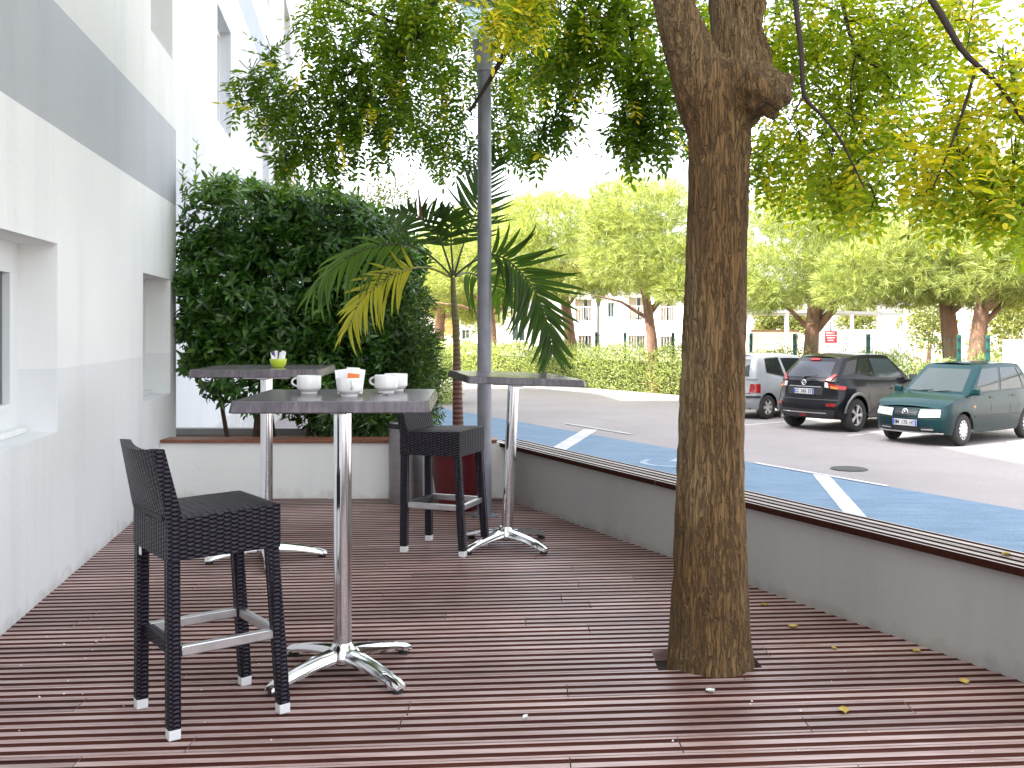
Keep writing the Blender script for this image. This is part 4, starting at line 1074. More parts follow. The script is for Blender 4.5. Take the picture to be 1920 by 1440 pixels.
m_frond = leaf_mat('palm_leaflet', [(0.0, (0.024, 0.06, 0.01)), (1.0, (0.06, 0.125, 0.018))], 0.35, 0.4, spec=.5)  # shadow on these fronds is put into the dark leaflet colour
m_frond_y = leaf_mat('palm_leaflet_yellow', [(0.0, (0.3, 0.33, 0.03)), (1.0, (0.5, 0.47, 0.05))], 0.45, 0.5)
m_frond_l = leaf_mat('palm_leaflet_light', [(0.0, (0.06, 0.13, 0.02)), (1.0, (0.11, 0.2, 0.03))], 0.4, 0.5)  # paler green; backlight on the rear right frond is put into the colour
m_rach = mat('palm_rachis', (0.06, 0.075, 0.02), .5); m_rachy = mat('palm_rachis_yellow', (.3, .26, .05), .5)
def leaflet_mesh(name, mat_, drp):
    """one strap-shaped leaflet along +x, unit length, drooping"""
    G = []
    for s in np.linspace(0, 1, 8):
        w = .5 * (min(1, s * 5 + .25)) * (1 - s ** 2.6) ** .8
        z = -drp * s * s
        G.append([(s, -w, z + .10 * w), (s, 0, z), (s, w, z + .10 * w)])
    return MB().grid(G).mesh(name, mat_, smooth=80)
def frond(pts, Lmax, mat_, mr, npairs=22, hang=.5, start=.28, label=None, wid=.03, drp=.25, roll=60):
    P = [Vector(at(x, y, Yd)) for x, y, Yd in pts]; Q = []
    for i in range(len(P) - 1):
        p0, p1, p2, p3 = P[max(i - 1, 0)], P[i], P[i + 1], P[min(i + 2, len(P) - 1)]
        for t in np.linspace(0, 1, 8, endpoint=False):
            t = float(t); Q.append(.5 * ((2 * p1) + (p2 - p0) * t + (2 * p0 - 5 * p1 + 4 * p2 - p3) * t * t + (3 * p1 - p0 - 3 * p2 + p3) * t ** 3))
    Q.append(P[-1]); Qo = [q - palm.location for q in Q]
    n = len(Q)
    fr = MB().tube(Qo, [.009 * (1 - .8 * i / n) for i in range(n)], 7).build('frond', mr, palm, smooth=60)
    if label: fr['label'] = label
    lm = [leaflet_mesh('leaflet', mat_, drp * k) for k in (.6, 1.0, 1.5)]
    seg = [0]
    for i in range(1, n): seg.append(seg[-1] + (Q[i] - Q[i - 1]).length)
    for k in range(npairs):
        s = start + (1 - start) * (k + .5) / npairs; tl = s * seg[-1]
        i = max(j for j in range(n) if seg[j] <= tl + 1e-9); i = min(i, n - 2); q = Qo[i].lerp(Qo[i + 1], (tl - seg[i]) / max(1e-6, seg[i + 1] - seg[i]))
        td = (Q[i + 1] - Q[i]).normalized(); sd_ = td.cross(Vector((0, 0, 1)))
        if sd_.length < .15: sd_ = td.cross(Vector((0, 1, .0)))
        sd_.normalize(); ip = td.cross(Vector((0, 1, 0))).normalized(); cr_, sr_ = math.cos(math.radians(roll)), math.sin(math.radians(roll)); sd_ = (sd_ * cr_ + ip * sr_).normalized(); nu = sd_.cross(td)
        u = (s - start) / (1 - start)
        L = Lmax * (.55 + .45 * math.sin(math.pi * min(1, u * 1.1 + .15)) if u < .8 else .55 + .3 * (1 - u) * 2) * random.uniform(.88, 1.1)
        for sg in (-1, 1):
            d = (td * (.55 + .5 * u) + sd_ * sg * (1 - .45 * u) + nu * .1 * (1 - hang) - Vector((0, 0, hang * random.uniform(.7, 1.2))))
            d = (d + Vector([random.gauss(0, .09) for _ in range(3)])).normalized()
            x_ = d; z_ = (nu + Vector([random.gauss(0, .18) for _ in range(3)])); y_ = z_.cross(x_).normalized(); z_ = x_.cross(y_)
            o = link_mesh('leaflet', random.choice(lm), fr)
            W_ = wid * random.uniform(.8, 1.15)
            Mx = Matrix((x_ * L, y_ * W_, z_ * L)).transposed().to_4x4(); Mx.translation = q
            o.matrix_local = Mx
yP = PY
frond([(848, 519, yP), (806, 479, yP - .1), (757, 458, yP - .25), (690, 466, yP - .4), (630, 500, yP - .5), (590, 545, yP - .55)], .42, m_frond_l, m_rach, 24, .45, .3, wid=.026, roll=42)
frond([(846, 520, yP), (806, 503, yP + .05), (763, 505, yP - .1), (715, 530, yP - .2), (676, 566, yP - .25), (655, 615, yP - .28)], .36, m_frond_y, m_rachy, 22, .42, .32, 'yellow wilting frond hanging towards the cups', wid=.024, roll=55)
frond([(848, 517, yP), (826, 452, yP - .1), (800, 416, yP - .2), (766, 400, yP - .35), (735, 402, yP - .5)], .27, m_frond, m_rach, 18, .18, .3, wid=.03, roll=60)
frond([(850, 517, yP), (846, 460, yP - .05), (845, 410, yP - .15), (828, 388, yP - .3)], .25, m_frond, m_rach, 14, .3, .35, wid=.036, roll=75)
frond([(852, 516, yP), (866, 467, yP - .02), (891, 401, yP + .1), (911, 335, yP + .2), (930, 300, yP + .25)], .31, m_frond, m_rach, 22, .05, .28, wid=.026, roll=78)
frond([(854, 516, yP), (887, 491, yP - .05), (924, 478, yP - .15), (963, 497, yP - .25), (1003, 546, yP - .3), (1026, 606, yP - .3), (1036, 660, yP - .3)], .42, m_frond, m_rach, 28, .12, .26, wid=.036, roll=72)
frond([(854, 518, yP), (880, 512, yP + .25), (915, 530, yP + .5), (950, 570, yP + .65)], .36, m_frond_l, m_rach, 16, .2, .25, wid=.032, roll=60)
sp_ = MB().tube([Vector(at(x, y, yP - .3)) - palm.location for x, y in ((789, 412), (788, 390), (784, 352))], [.011, .012, .003], 7).build('dry_spear', mat('dry_frond', (.16, .07, .04), .7), palm, smooth=60)
# small plant at its foot
for i, (px, py) in enumerate(((834, 800), (888, 796))):
    c = at(px, py + 22, PY - .05 + .1 * i); n = 34
    t = thing('seedling', ['small leafy seedling left of the palm stem in the red pot', 'small leafy seedling right of the palm stem in the red pot'][i], 'plant', (c.x, c.y, .41))
    pos = np.stack([RNG.normal(0, .03, n), RNG.normal(0, .03, n), RNG.uniform(.0, .12, n)], 1); dd = rand_dirs(n); dd[:, 2] = np.abs(dd[:, 2]) * .6
    o = link_mesh('leaves', leaf_mesh('leaves', pos, dd, np.tile([0, 0, 1.], (n, 1)), RNG.uniform(.035, .06, n), RNG.uniform(.018, .026, n), m_frond_l)); o.parent = t
    MB().tube([(0, 0, 0), (.01, 0, .06), (0, .01, .11)], .003, 5).build('stem', MATS['green_stem'], t)

# ================================================================ fallen leaves and scraps on the deck
m_fall = mat('fallen_leaf_yellow', (.5, .36, .08), .6, var=.2, vscale=40); m_scrap = mat('paper_scrap', (.75, .75, .73), .7)
FL = [(1434, 1136, 'small yellow leaf on the deck behind the trunk, nearest the low wall'), (1487, 1177, 'pale yellow leaf on the deck right of the trunk'), (1564, 1218, 'tiny yellow leaf lying between trunk and low wall'), (1719, 1223, 'yellow leaf on the deck close to the foot of the low wall'), (1808, 1281, 'yellow fallen leaf farthest right on the deck'), (1583, 1335, 'brownish yellow leaf on the boards in the right foreground'), (1332, 1298, 'crumpled white scrap on the boards just in front of the trunk'), (985, 1348, 'small white crumb on the boards in the middle foreground'), (1886, 1041, 'yellow leaf lying on the capping of the low wall')]
for i, (px, py, lab) in enumerate(FL):
    h_ = .0 if i < 8 else TOPR + .032
    c = fl(px, py, h_); n = 7; L = .042 if i not in (2, 7) else .022; w = .018 if i not in (2, 7) else .01
    G = []
    for u in np.linspace(0, 1, 7):
        hw = w * math.sin(math.pi * min(.98, max(.02, u))) ** .8; G.append([((u - .5) * L, hw * v, .003 + .007 * v * v + .005 * u * u) for v in (-1, -.5, 0, .5, 1)])
    mb = MB().grid(G); mb.grid([[(p[0], p[1], p[2] - .001) for p in r] for r in G], flip=True)
    o = mb.build('fallen_leaf' if i not in (6, 7) else 'paper_scrap', m_fall if i not in (6, 7) else m_scrap, smooth=60)
    o.location = (c.x, c.y, h_ - .001); o.rotation_euler[2] = random.uniform(0, 6); tag(o, lab, 'leaf' if i not in (6, 7) else 'scrap')
mb = MB()
for k in range(34):
    px, py = (random.uniform(20, 520), random.uniform(1150, 1430)) if k < 22 else (random.uniform(1250, 1900), random.uniform(1180, 1420))
    c = fl(px, py); s_ = random.uniform(.003, .007)
    mb.add([(c.x + s_ * random.uniform(.5, 1) * math.cos(a), c.y + s_ * random.uniform(.5, 1) * math.sin(a), .0015) for a in (0, 1.3, 2.5, 3.7, 5)] + [(c.x, c.y, .0015 + s_ * .8)], [(0, 1, 5), (1, 2, 5), (2, 3, 5), (3, 4, 5), (4, 0, 5)])
o = mb.build('crumbs', m_scrap); tag(o, 'scattered tiny pale crumbs and bits on the deck boards', 'crumbs', kind='stuff')

# ================================================================ cars
def sm(x): 
    x = max(0.0, min(1.0, x)); return x * x * (3 - 2 * x)
m_tyre = mat('tyre', (.025, .024, .024), .85, bmp=.2, bscale=80); m_carblack = mat('car_black_plastic', (.02, .02, .021), .55)
m_carglass = mat('car_glass', (.012, .016, .016), .03, spec=.45)
m_carglass_l = mat('car_glass_light', (.03, .04, .042), .03, spec=.45)
m_headl = mat('headlight', (.5, .51, .51), .1, spec=.5); m_taill = mat('tail_light', (.22, .008, .008), .15); m_taila = mat('tail_amber', (.45, .16, .03), .2)
m_plate = mat('number_plate', (.5, .5, .5), .4); m_plateb = mat('plate_blue', (.03, .08, .45), .4); m_ink = mat('plate_ink', (.015, .015, .015), .5)
m_rim = mat('wheel_silver', (.6, .6, .61), .3, .7); m_rimdark = mat('wheel_dark', (.03, .03, .03), .6); m_badge = mat('chrome_badge', (.8, .8, .8), .15, 1.0)
def paint(name, col, flake=.25):
    return mat(name, col, .28, 0.0, coat=.3, var=.05, vscale=4, spec=.12)

class Car:
    def __init__(s, sp, label, loc, heading, scale, category='car'):
        s.sp = sp; s.root = thing('parked_car', label, category, loc, heading, 'cars parked beyond the lane'); s.root.scale = scale
        s.Xr, s.Xf = sp['xr'][0], sp['xf'][0]
        for a in sp['xrp']: s.Xr = min(s.Xr, a[1])
        for a in sp['xfp']: s.Xf = max(s.Xf, a[1])
    def cyf(s, cx):
        rx, ry = s.sp.get('rx', .2), s.sp.get('ry', .3); a = abs(cx)
        if a <= 1 - rx: return 1.0
        q = (a - (1 - rx)) / rx; return 1 - ry * (1 - math.sqrt(max(0, 1 - q * q)))
    def top(s, x): return float(np.interp(x, *zip(*s.sp['top'])))
    def bot(s, x, cy):
        sp = s.sp; z = sp['sill']
        if abs(cy) > .8:
            for xw_ in sp['wheels']:
                d = x - xw_
                if abs(d) < sp['Ra']: z = max(z, sp['zc'] + math.sqrt(sp['Ra'] ** 2 - d * d))
        else: z = sp['bump']
        return z
    def P(s, cx, cy, z, x0=None):
        sp = s.sp
        x0 = s.Xr + (s.Xf - s.Xr) * (cx + 1) / 2
        xf = float(np.interp(z, *zip(*sp['xfp']))); xr_ = float(np.interp(z, *zip(*sp['xrp'])))
        x = x0 + (xf - s.Xf) * max(0, cx) ** 5 + (xr_ - s.Xr) * max(0, -cx) ** 5
        x -= math.copysign(sp.get('bow', .1) * cy * cy * abs(cx) ** 10, cx)
        w = float(np.interp(z, *zip(*sp['w']))) * float(np.interp(x0, *zip(*sp['wx'])))
        return Vector((x, cy * w, z))
    def cx_of(s, x): return (x - s.Xr) / (s.Xf - s.Xr) * 2 - 1
    def loop(s):
        sp = s.sp; xs = set(np.round(np.linspace(-1, 1, 33), 4)) | {round(math.copysign(1 - .2 * k / 8, sgn), 4) for k in range(9) for sgn in (-1, 1)}
        for xw_ in sp['wheels']:
            for k in range(-9, 10):
                xs.add(round(s.cx_of(xw_ + sp['Ra'] * math.sin(k / 9 * math.pi / 2) * .9999), 5))
        return sorted(x for x in xs if -1 <= x <= 1)
    def body(s, m_):
        sp = s.sp; cxs = s.loop(); ts = [0, .06, .16, .28, .4, .52, .64, .76, .88, .96, 1]
        ry = sp.get('ry', .3); fr = [(1 - ry) * v for v in (.8, .55, .28, 0, -.28, -.55, -.8)]
        lp = [(c, s.cyf(c)) for c in cxs] + [(1.0, v) for v in fr] + [(c, -s.cyf(c)) for c in cxs[::-1]] + [(-1.0, -v) for v in fr]
        G = []
        for t in ts:
            row = []
            for cx, cy in lp:
                x0 = s.Xr + (s.Xf - s.Xr) * (cx + 1) / 2
                zt = s.top(x0); zb_ = min(s.bot(x0, cy) if abs(cx) < .98 else sp['bump'], zt - .02)
                if abs(cx) > .8: zb_ = max(zb_, sp['sill'] + (sp['bump'] - sp['sill']) * sm((abs(cx) - .8) / .2)) if zb_ < sp['bump'] + .001 else zb_
                row.append(s.P(cx, cy, zb_ + (zt - zb_) * t))
            G.append(row + [row[0]])
        mb = MB().grid(G, flip=True)
        nL = len(cxs); toprow = G[-1]
        S = []
        for i in range(nL):
            a = toprow[i]; b_ = toprow[len(lp) - 7 - 1 - i]; row = []
            for v in np.linspace(0, 1, 9):
                p = a.lerp(b_, float(v)); p.z += sp.get('crown', .03) * (1 - (2 * v - 1) ** 2); 
                row.append(p)
            S.append(row)
        mb.grid(S)
        s.part = mb.build('body', m_, s.root, smooth=38)
        sx = (sp['wheels'][0] - .5, sp['wheels'][1] + .5); wv_ = sp['w'][2][1] * 2
        MB().box(((sx[0] + sx[1]) / 2, 0, (sp['sill'] + .62) / 2 + .02), (sx[1] - sx[0] - .15, wv_ - .44, .62 - sp['sill'] - .02)).build('underbody', m_carblack, s.root)
        return s.part
    # greenhouse: rounded box leaning inwards
    def G(s, cx, cy, t):
        g_ = s.sp['gh']; e = t
        xr_ = g_['br'] + (g_['tr'] - g_['br']) * e ** g_.get('pr', 1); xf = g_['bf'] + (g_['tf'] - g_['bf']) * e ** g_.get('pf', 1)
        w = g_['wb'] + (g_['wt'] - g_['wb']) * e ** 1.25
        x = xr_ + (xf - xr_) * (cx + 1) / 2; x -= math.copysign(g_.get('bow', .09) * cy * cy * abs(cx) ** 8, cx)
        taper = 1 - g_.get('tap', 0.0) * max(0, -cx) ** 2
        zb_ = s.top(min(max(x, s.Xr + .02), s.Xf - .02)) if False else g_['zb'] + (g_.get('zbr', g_['zb']) - g_['zb']) * (1 - cx) / 2
        zr_ = g_['zr'] - g_.get('rdrop', .03) * max(0, -cx) ** 2 - g_.get('fdrop', .03) * max(0, cx) ** 2
        return Vector((x, cy * w * taper, zb_ + (zr_ - zb_) * t))
    def gcy(s, cx):
        rx, ry = .1, .13; a = abs(cx)
        if a <= 1 - rx: return 1.0
        q = (a - (1 - rx)) / rx; return 1 - ry * (1 - math.sqrt(max(0, 1 - q * q)))
    def greenhouse(s, m_):
        cxs = sorted({round(float(v), 4) for v in np.linspace(-1, 1, 21)} | {round(math.copysign(1 - .1 * k / 6, sg), 4) for k in range(7) for sg in (-1, 1)})
        fr = [.87 * v for v in (.75, .5, .25, 0, -.25, -.5, -.75)]
        lp = [(c, s.gcy(c)) for c in cxs] + [(1, v) for v in fr] + [(c, -s.gcy(c)) for c in cxs[::-1]] + [(-1, -v) for v in fr]
        rows = []
        for t in (0, .2, .4, .6, .8, .93):
            r_ = [s.G(cx, cy, t) for cx, cy in lp]; rows.append(r_ + [r_[0]])
        for ins, dz in ((.985, .97), (.95, 1.0)):
            r_ = []
            for cx, cy in lp:
                p = s.G(cx, cy, .93); q = s.G(cx * .97, cy * ins * .985, 1.0); p = Vector((q.x, q.y, p.z + (q.z - p.z) * (dz - .0) if dz < 1 else q.z)); r_.append(p)
            rows.append(r_ + [r_[0]])
        mb = MB().grid(rows, flip=True); nL = len(cxs); tr = rows[-1]; S = []
        for i in range(nL):
            a = tr[i]; b_ = tr[len(lp) - 8 - i]; S.append([a.lerp(b_, float(v)) + Vector((0, 0, .028 * (1 - (2 * v - 1) ** 2))) for v in np.linspace(0, 1, 9)])
        mb.grid(S)
        return mb.build('roof', m_, s.root, smooth=40)
    def patch(s, name, fn, corners, m_, off=.004, nu=8, nv=6, parent=None, label=None):
        """corners: 4 (a, b) parameter pairs, mapped through fn onto the car surface, lifted off by `off`"""
        (a0, b0), (a1, b1), (a2, b2), (a3, b3) = corners
        G = []; Gn = []
        def pr(u, v):
            a = (a0 * (1 - u) + a1 * u) * (1 - v) + (a3 * (1 - u) + a2 * u) * v; b_ = (b0 * (1 - u) + b1 * u) * (1 - v) + (b3 * (1 - u) + b2 * u) * v
            return fn(a, b_)
        cen = Vector((0, 0, .7))
        for i in range(nv + 1):
            row = []; rb = []
            for j in range(nu + 1):
                u, v = j / nu, i / nv; p = pr(u, v); du = pr(min(u + .01, 1), v) - pr(max(u - .01, 0), v); dv = pr(u, min(v + .01, 1)) - pr(u, max(v - .01, 0))
                n = du.cross(dv)
                if n.length < 1e-12: n = p - cen
                n.normalize()
                if n.dot(p - Vector((p.x * .6, 0, p.z * .7))) < 0: n = -n
                row.append(p + n * off); rb.append(p - n * .012)
            G.append(row); Gn.append(rb)
        mb = MB().grid(G)
        q = (G[0][1] - G[0][0]).cross(G[1][0] - G[0][0])
        fl_ = q.dot(G[nv // 2][nu // 2] - Vector((G[nv // 2][nu // 2].x * .6, 0, .6))) < 0
        mb = MB().grid(G, flip=fl_)
        mb.grid([G[0], Gn[0]], flip=not fl_); mb.grid([G[-1], Gn[-1]], flip=fl_); mb.grid([[r[0] for r in G], [r[0] for r in Gn]], flip=fl_); mb.grid([[r[-1] for r in G], [r[-1] for r in Gn]], flip=not fl_)
        o = mb.build(name, m_, parent or s.root, smooth=50)
        if label: o['label'] = label
        return o
    def fS(s, sg): return lambda a, t: s.G(a, sg * s.gcy(a), t)
    def fF(s, a, t): return s.G(1.0, a, t)
    def fR(s, a, t): return s.G(-1.0, a, t)
    def bF(s, a, z): return s.P(1.0, a, z) if abs(a) <= 1 - s.sp.get('ry', .3) else s.P(s._inv(abs(a)), a, z)
    def bR(s, a, z): return s.P(-1.0, a, z) if abs(a) <= 1 - s.sp.get('ry', .3) else s.P(-s._inv(abs(a)), a, z)
    def _inv(s, cy):
        rx, ry = s.sp.get('rx', .2), s.sp.get('ry', .3); cy = min(cy, 1.0)
        return 1 - rx + rx * math.sqrt(max(0, 1 - (1 - (1 - cy) / ry) ** 2))
    def bS(s, sg): return lambda x, z: s.P(s.cx_of(x), sg * s.cyf(s.cx_of(x)), z)
    def wheels(s, R, w, style, spokes=6):
        sp = s.sp; ty = [(R * .62, -w / 2), (R * .8, -w / 2 - .004), (R * .95, -w / 2 + .012), (R, -w / 2 + .04), (R, w / 2 - .04), (R * .95, w / 2 - .012), (R * .8, w / 2 + .004), (R * .62, w / 2)]
        for xw_ in sp['wheels']:
            for sg in (-1, 1):
                yy = sg * (sp['w'][2][1] - w / 2 - .012)
                hub = MB().lathe([(.0, -w * .2), (R * .6, -w * .2), (R * .6, w * .2), (.0, w * .2)], 24, axis='y', cap=False).build('wheel', m_rimdark, s.root, smooth=40)
                hub.location = (xw_, yy, R)
                MB().lathe(ty + [ty[0]], 36, axis='y', cap=False).build('tyre', m_tyre, hub, smooth=50)
                rm2 = MB(); o_ = sg * (w / 2 - .012)
                rm2.lathe([(R * .67, sg * w * .5), (R * .66, o_), (R * .58, o_ - sg * .012), (R * .56, o_ - sg * .05), (R * .60, o_ - sg * .055)], 36, axis='y', cap=False)
                if style == 'cap':
                    rm2.lathe([(R * .58, o_ - sg * .006), (R * .5, o_ + sg * .0), (R * .4, o_ + sg * .008), (R * .16, o_ + sg * .012), (.0, o_ + sg * .012)], 36, axis='y', cap=False)
                else:
                    rm2.lathe([(R * .16, o_ - sg * .03), (R * .15, o_ - .0), (.0, o_ + sg * .003)], 20, axis='y', cap=False)
                    for k in range(spokes):
                        a = 2 * math.pi * k / spokes
                        for da in ((-.13, .13) if style == 'twin' else (0,)):
                            p0 = Vector((R * .12 * math.cos(a), o_ - sg * .01, R * .12 * math.sin(a))); p1 = Vector((R * .6 * math.cos(a + da), o_ - sg * .012, R * .6 * math.sin(a + da)))
                            rm2.bar(p0, p1, R * .1 if style == 'twin' else R * .2, .02, up=(0, 1, 0), w1=R * .09 if style == 'twin' else R * .26)
                r_o = rm2.build('rim', m_rim, hub, smooth=35)
                if style == 'cap':
                    hm_ = MB()
                    for k in range(12):
                        a = 2 * math.pi * k / 12; c = (R * .49 * math.cos(a), o_ + sg * .003, R * .49 * math.sin(a))
                        hm_.lathe([(.0, .004 * sg), (R * .055, .0035 * sg), (R * .06, -.004 * sg)], 10, c, axis='y', cap=False)
                    hm_.build('vent_holes', m_rimdark, hub)
    def text(s, txt, plate, size, mat_):
        cu = bpy.data.curves.new('t', 'FONT'); cu.body = txt; cu.size = size; cu.align_x = 'CENTER'; cu.align_y = 'CENTER'; cu.extrude = .001; cu.offset = .002
        ob = bpy.data.objects.new('t', cu); COL.objects.link(ob); bpy.context.view_layer.update()
        me_ = bpy.data.meshes.new_from_object(ob.evaluated_get(bpy.context.evaluated_depsgraph_get())); bpy.data.objects.remove(ob)
        me_.materials.clear(); me_.materials.append(mat_); me_.name = 'lettering'
        return me_
    def plate(s, txt, c, nrm, tilt=0.0, wpl=.52):
        """flat plate centred at c, facing nrm (+1 forward, -1 rear)"""
        mb = MB().box((0, 0, 0), (wpl, .11, .008)); o = mb.build('number_plate', m_plate, s.root, bevel=.003)
        Mx = Matrix.Translation(c) @ Matrix.Rotation(math.pi / 2 * nrm, 4, 'Z') @ Matrix.Rotation(math.pi / 2 - tilt, 4, 'X')
        o.matrix_local = Mx
        for sg in (-1, 1):
            b_ = MB().box((sg * (wpl / 2 - .022), 0, .0046), (.036, .1, .002)).build('blue_band', m_plateb, o)
        for i_, ch in enumerate(txt):
            if ch == ' ': continue
            l = link_mesh('letter', s.text(ch, o, .1, m_ink), o); l.location = ((i_ - (len(txt) - 1) / 2) * .0475, -.002, .0052); l.scale = (.85, 1, 1)
        return o

# ---- dark green hatchback, nose towards the terrace
zr = 1.32 - 2.15
SP1 = dict(xr=[-1.84], xf=[1.855], xfp=[(.2, 1.76), (.3, 1.83), (.45, 1.855), (.55, 1.84), (.6, 1.80), (.75, 1.74), (1.0, 1.6)], xrp=[(.2, -1.72), (.4, -1.84), (.6, -1.84), (.95, -1.76)],
           top=[(-1.85, .9), (-1.5, .93), (-.5, .92), (.85, .885), (1.1, .85), (1.5, .78), (1.75, .71), (1.86, .66)], sill=.2, bump=.22, wheels=(-1.285, 1.125), Ra=.335, zc=.27,
           w=[(.18, .76), (.3, .805), (.5, .82), (.62, .825), (.75, .80), (.95, .74)], wx=[(-1.85, .96), (-1, 1), (1.0, 1), (1.86, .95)], rx=.2, ry=.26, bow=.12, crown=.03,
           gh=dict(br=-1.74, tr=-1.45, bf=.93, tf=.2, wb=.735, wt=.585, zb=.87, zbr=.9, zr=1.41, pf=1.05, pr=1.6, bow=.1))
mg = paint('paint_green', (.003, .02, .024))
fdir = Vector((-.806, -.592, 0)); hd = math.atan2(fdir.y, fdir.x)
lf = fl(1806, 836, zr); rf = fl(1669, 823, zr); fa = (lf + rf) / 2
SC1 = (.93, .93, 1.03)
c1 = fa - fdir * (1.125 * SC1[0])
c = Car(SP1, 'dark green hatchback parked nose towards the terrace, at the right edge', (c1.x, c1.y, ROAD), hd, SC1)
c.body(mg); c.greenhouse(mg); c.wheels(.28, .17, 'cap')
c.patch('windscreen', c.fF, [(-.8, .1), (.8, .1), (.76, .86), (-.76, .86)], m_carglass_l, .005)
c.patch('rear_window', c.fR, [(-.78, .15), (.78, .15), (.72, .85), (-.72, .85)], m_carglass, .005)
for sg in (-1, 1):
    f = c.fS(sg); c.patch('side_window', f, [(.12, .1), (.80, .1), (.84, .85), (.16, .85)], m_carglass_l, .005); c.patch('side_window', f, [(-.60, .1), (.03, .1), (.07, .85), (-.56, .85)], m_carglass_l, .005); c.patch('side_window', f, [(-.8, .16), (-.66, .12), (-.62, .83), (-.72, .8)], m_carglass_l, .005, nu=4)
    c.patch('headlight', c.bF, [(sg * .36, .5), (sg * .86, .52), (sg * .84, .645), (sg * .37, .63)], m_headl, .008)
    c.patch('bumper_vent', c.bF, [(sg * .42, .255), (sg * .72, .265), (sg * .72, .33), (sg * .42, .33)], m_carblack, .006)
    c.patch('vent_fin', c.bF, [(sg * .42, .287), (sg * .72, .294), (sg * .72, .305), (sg * .42, .302)], m_rim, .01, nv=2)
    c.patch('side_moulding', c.bS(sg), [(-.92, .475), (.76, .475), (.76, .5), (-.92, .5)], m_carblack, .008, nu=20, nv=2)
    c.patch('door_handle', c.bS(sg), [(.0, .8), (.13, .8), (.13, .83), (.0, .83)], m_carblack, .014, nu=3, nv=2); c.patch('door_handle', c.bS(sg), [(-.85, .81), (-.72, .81), (-.72, .84), (-.85, .84)], m_carblack, .014, nu=3, nv=2)
    c.patch('indicator', c.bS(sg), [(.72, .66), (.78, .66), (.78, .685), (.72, .685)], m_taila, .006, nu=2, nv=2)
    for xg in (-.6, .14, .9):
        c.patch('door_gap', c.bS(sg), [(xg - .004, .24), (xg + .004, .24), (xg + .004, .87), (xg - .004, .87)], m_ink, .0015, nu=1, nv=8)
    mi = MB().box((.74, sg * .84, .93), (.1, .17, .12)); mo_ = mi.build('mirror', mg, c.root, bevel=.03, seg=3); MB().box((.685, sg * .84, .93), (.01, .14, .09)).build('mirror_glass', m_carglass_l, mo_)
    c.patch('tail_light', c.bR, [(sg * .66, .58), (sg * .97, .58), (sg * .97, .85), (sg * .7, .85)], m_taill, .006)
gr_ = c.patch('grille', c.bF, [(-.3, .515), (.3, .515), (.3, .63), (-.3, .63)], m_carblack, .004)
for k in range(4):
    c.patch('grille_bar', c.bF, [(-.29, .53 + k * .027), (.29, .53 + k * .027), (.29, .537 + k * .027), (-.29, .537 + k * .027)], mg, .011, nv=1, parent=gr_)
c.patch('air_intake', c.bF, [(-.36, .25), (.36, .25), (.36, .335), (-.36, .335)], m_carblack, .005); c.patch('chin_strip', c.bF, [(-.92, .222), (.92, .222), (.92, .243), (-.92, .243)], m_rim, .008, nv=2, nu=16)
c.patch('bumper_crease', c.bF, [(-.93, .475), (.93, .475), (.93, .487), (-.93, .487)], m_ink, .003, nv=1, nu=16)
c.patch('bonnet_gap', c.bF, [(-.9, .648), (.9, .648), (.88, .654), (-.88, .654)], m_ink, .002, nv=1, nu=16)
pfc = c.bF(0, .4); c.plate('BM 170 HT', Vector((pfc.x + .012, -.0, .4)), 1)
em = MB(); R_ = .062; 
em.tube([(0, R_ * math.cos(a), R_ * math.sin(a)) for a in np.linspace(0, 2 * math.pi, 25)], .007, 6, cap=False)
for pts in ([(-.034, .05), (0, .005), (.034, .05)], [(-.055, .02), (-.026, -.045), (0, .0), (.026, -.045), (.055, .02)]):
    em.tube([(0, y, z) for y, z in pts], .006, 6)
eo = em.build('emblem', m_badge, c.root, smooth=60); ep = c.bF(0, .575); eo.location = (ep.x + .016, 0, .575)
wz = c.G(1, 0, .02)
for y0, y1 in ((-.1, .5), (-.6, -.02)):
    a, b_ = c.G(1, y0, .05), c.G(1, y1, .13); MB().tube([a + Vector((.012, 0, .01)), b_ + Vector((.01, 0, .014))], [.008, .006], 6).build('wiper', m_carblack, c.root)

# ---- black crossover seen from behind
SP2 = dict(xr=[-2.06], xf=[2.07], xfp=[(.25, 1.95), (.5, 2.07), (.8, 2.03), (1.1, 1.8)], xrp=[(.25, -1.92), (.34, -2.0), (.48, -2.07), (.62, -2.05), (.7, -1.98), (1.0, -1.96), (1.12, -1.9)],
           top=[(-2.07, 1.07), (-1.7, 1.09), (-.4, 1.03), (.9, 1.0), (1.4, .97), (1.9, .85), (2.08, .75)], sill=.25, bump=.27, wheels=(-1.3, 1.23), Ra=.41, zc=.34,
           w=[(.22, .82), (.36, .87), (.55, .885), (.72, .885), (.9, .85), (1.1, .77)], wx=[(-2.07, .97), (-1.35, 1.02), (-.6, .97), (.4, .97), (1.2, 1.02), (2.08, .93)], rx=.24, ry=.34, bow=.16, crown=.03,
           gh=dict(br=-1.97, tr=-1.5, bf=1.02, tf=.32, wb=.775, wt=.58, zb=.99, zbr=1.03, zr=1.56, pf=1.05, pr=1.3, bow=.16, rdrop=.07, tap=.06))
mk = paint('paint_black', (.006, .006, .008))
f2 = Vector((.806, .592, 0)); hd2 = math.atan2(f2.y, f2.x)
rr = fl(1606, 810, zr); lr = fl(1485, 798, zr); ra = (rr + lr) / 2; SC2 = (.95, .95, 1.0)
c2_ = ra + f2 * (1.3 * SC2[0])
c = Car(SP2, 'black crossover car parked in the middle, seen from its rear', (c2_.x, c2_.y, ROAD), hd2, SC2)
c.body(mk); c.greenhouse(mk); c.wheels(.34, .215, 'twin', 5)
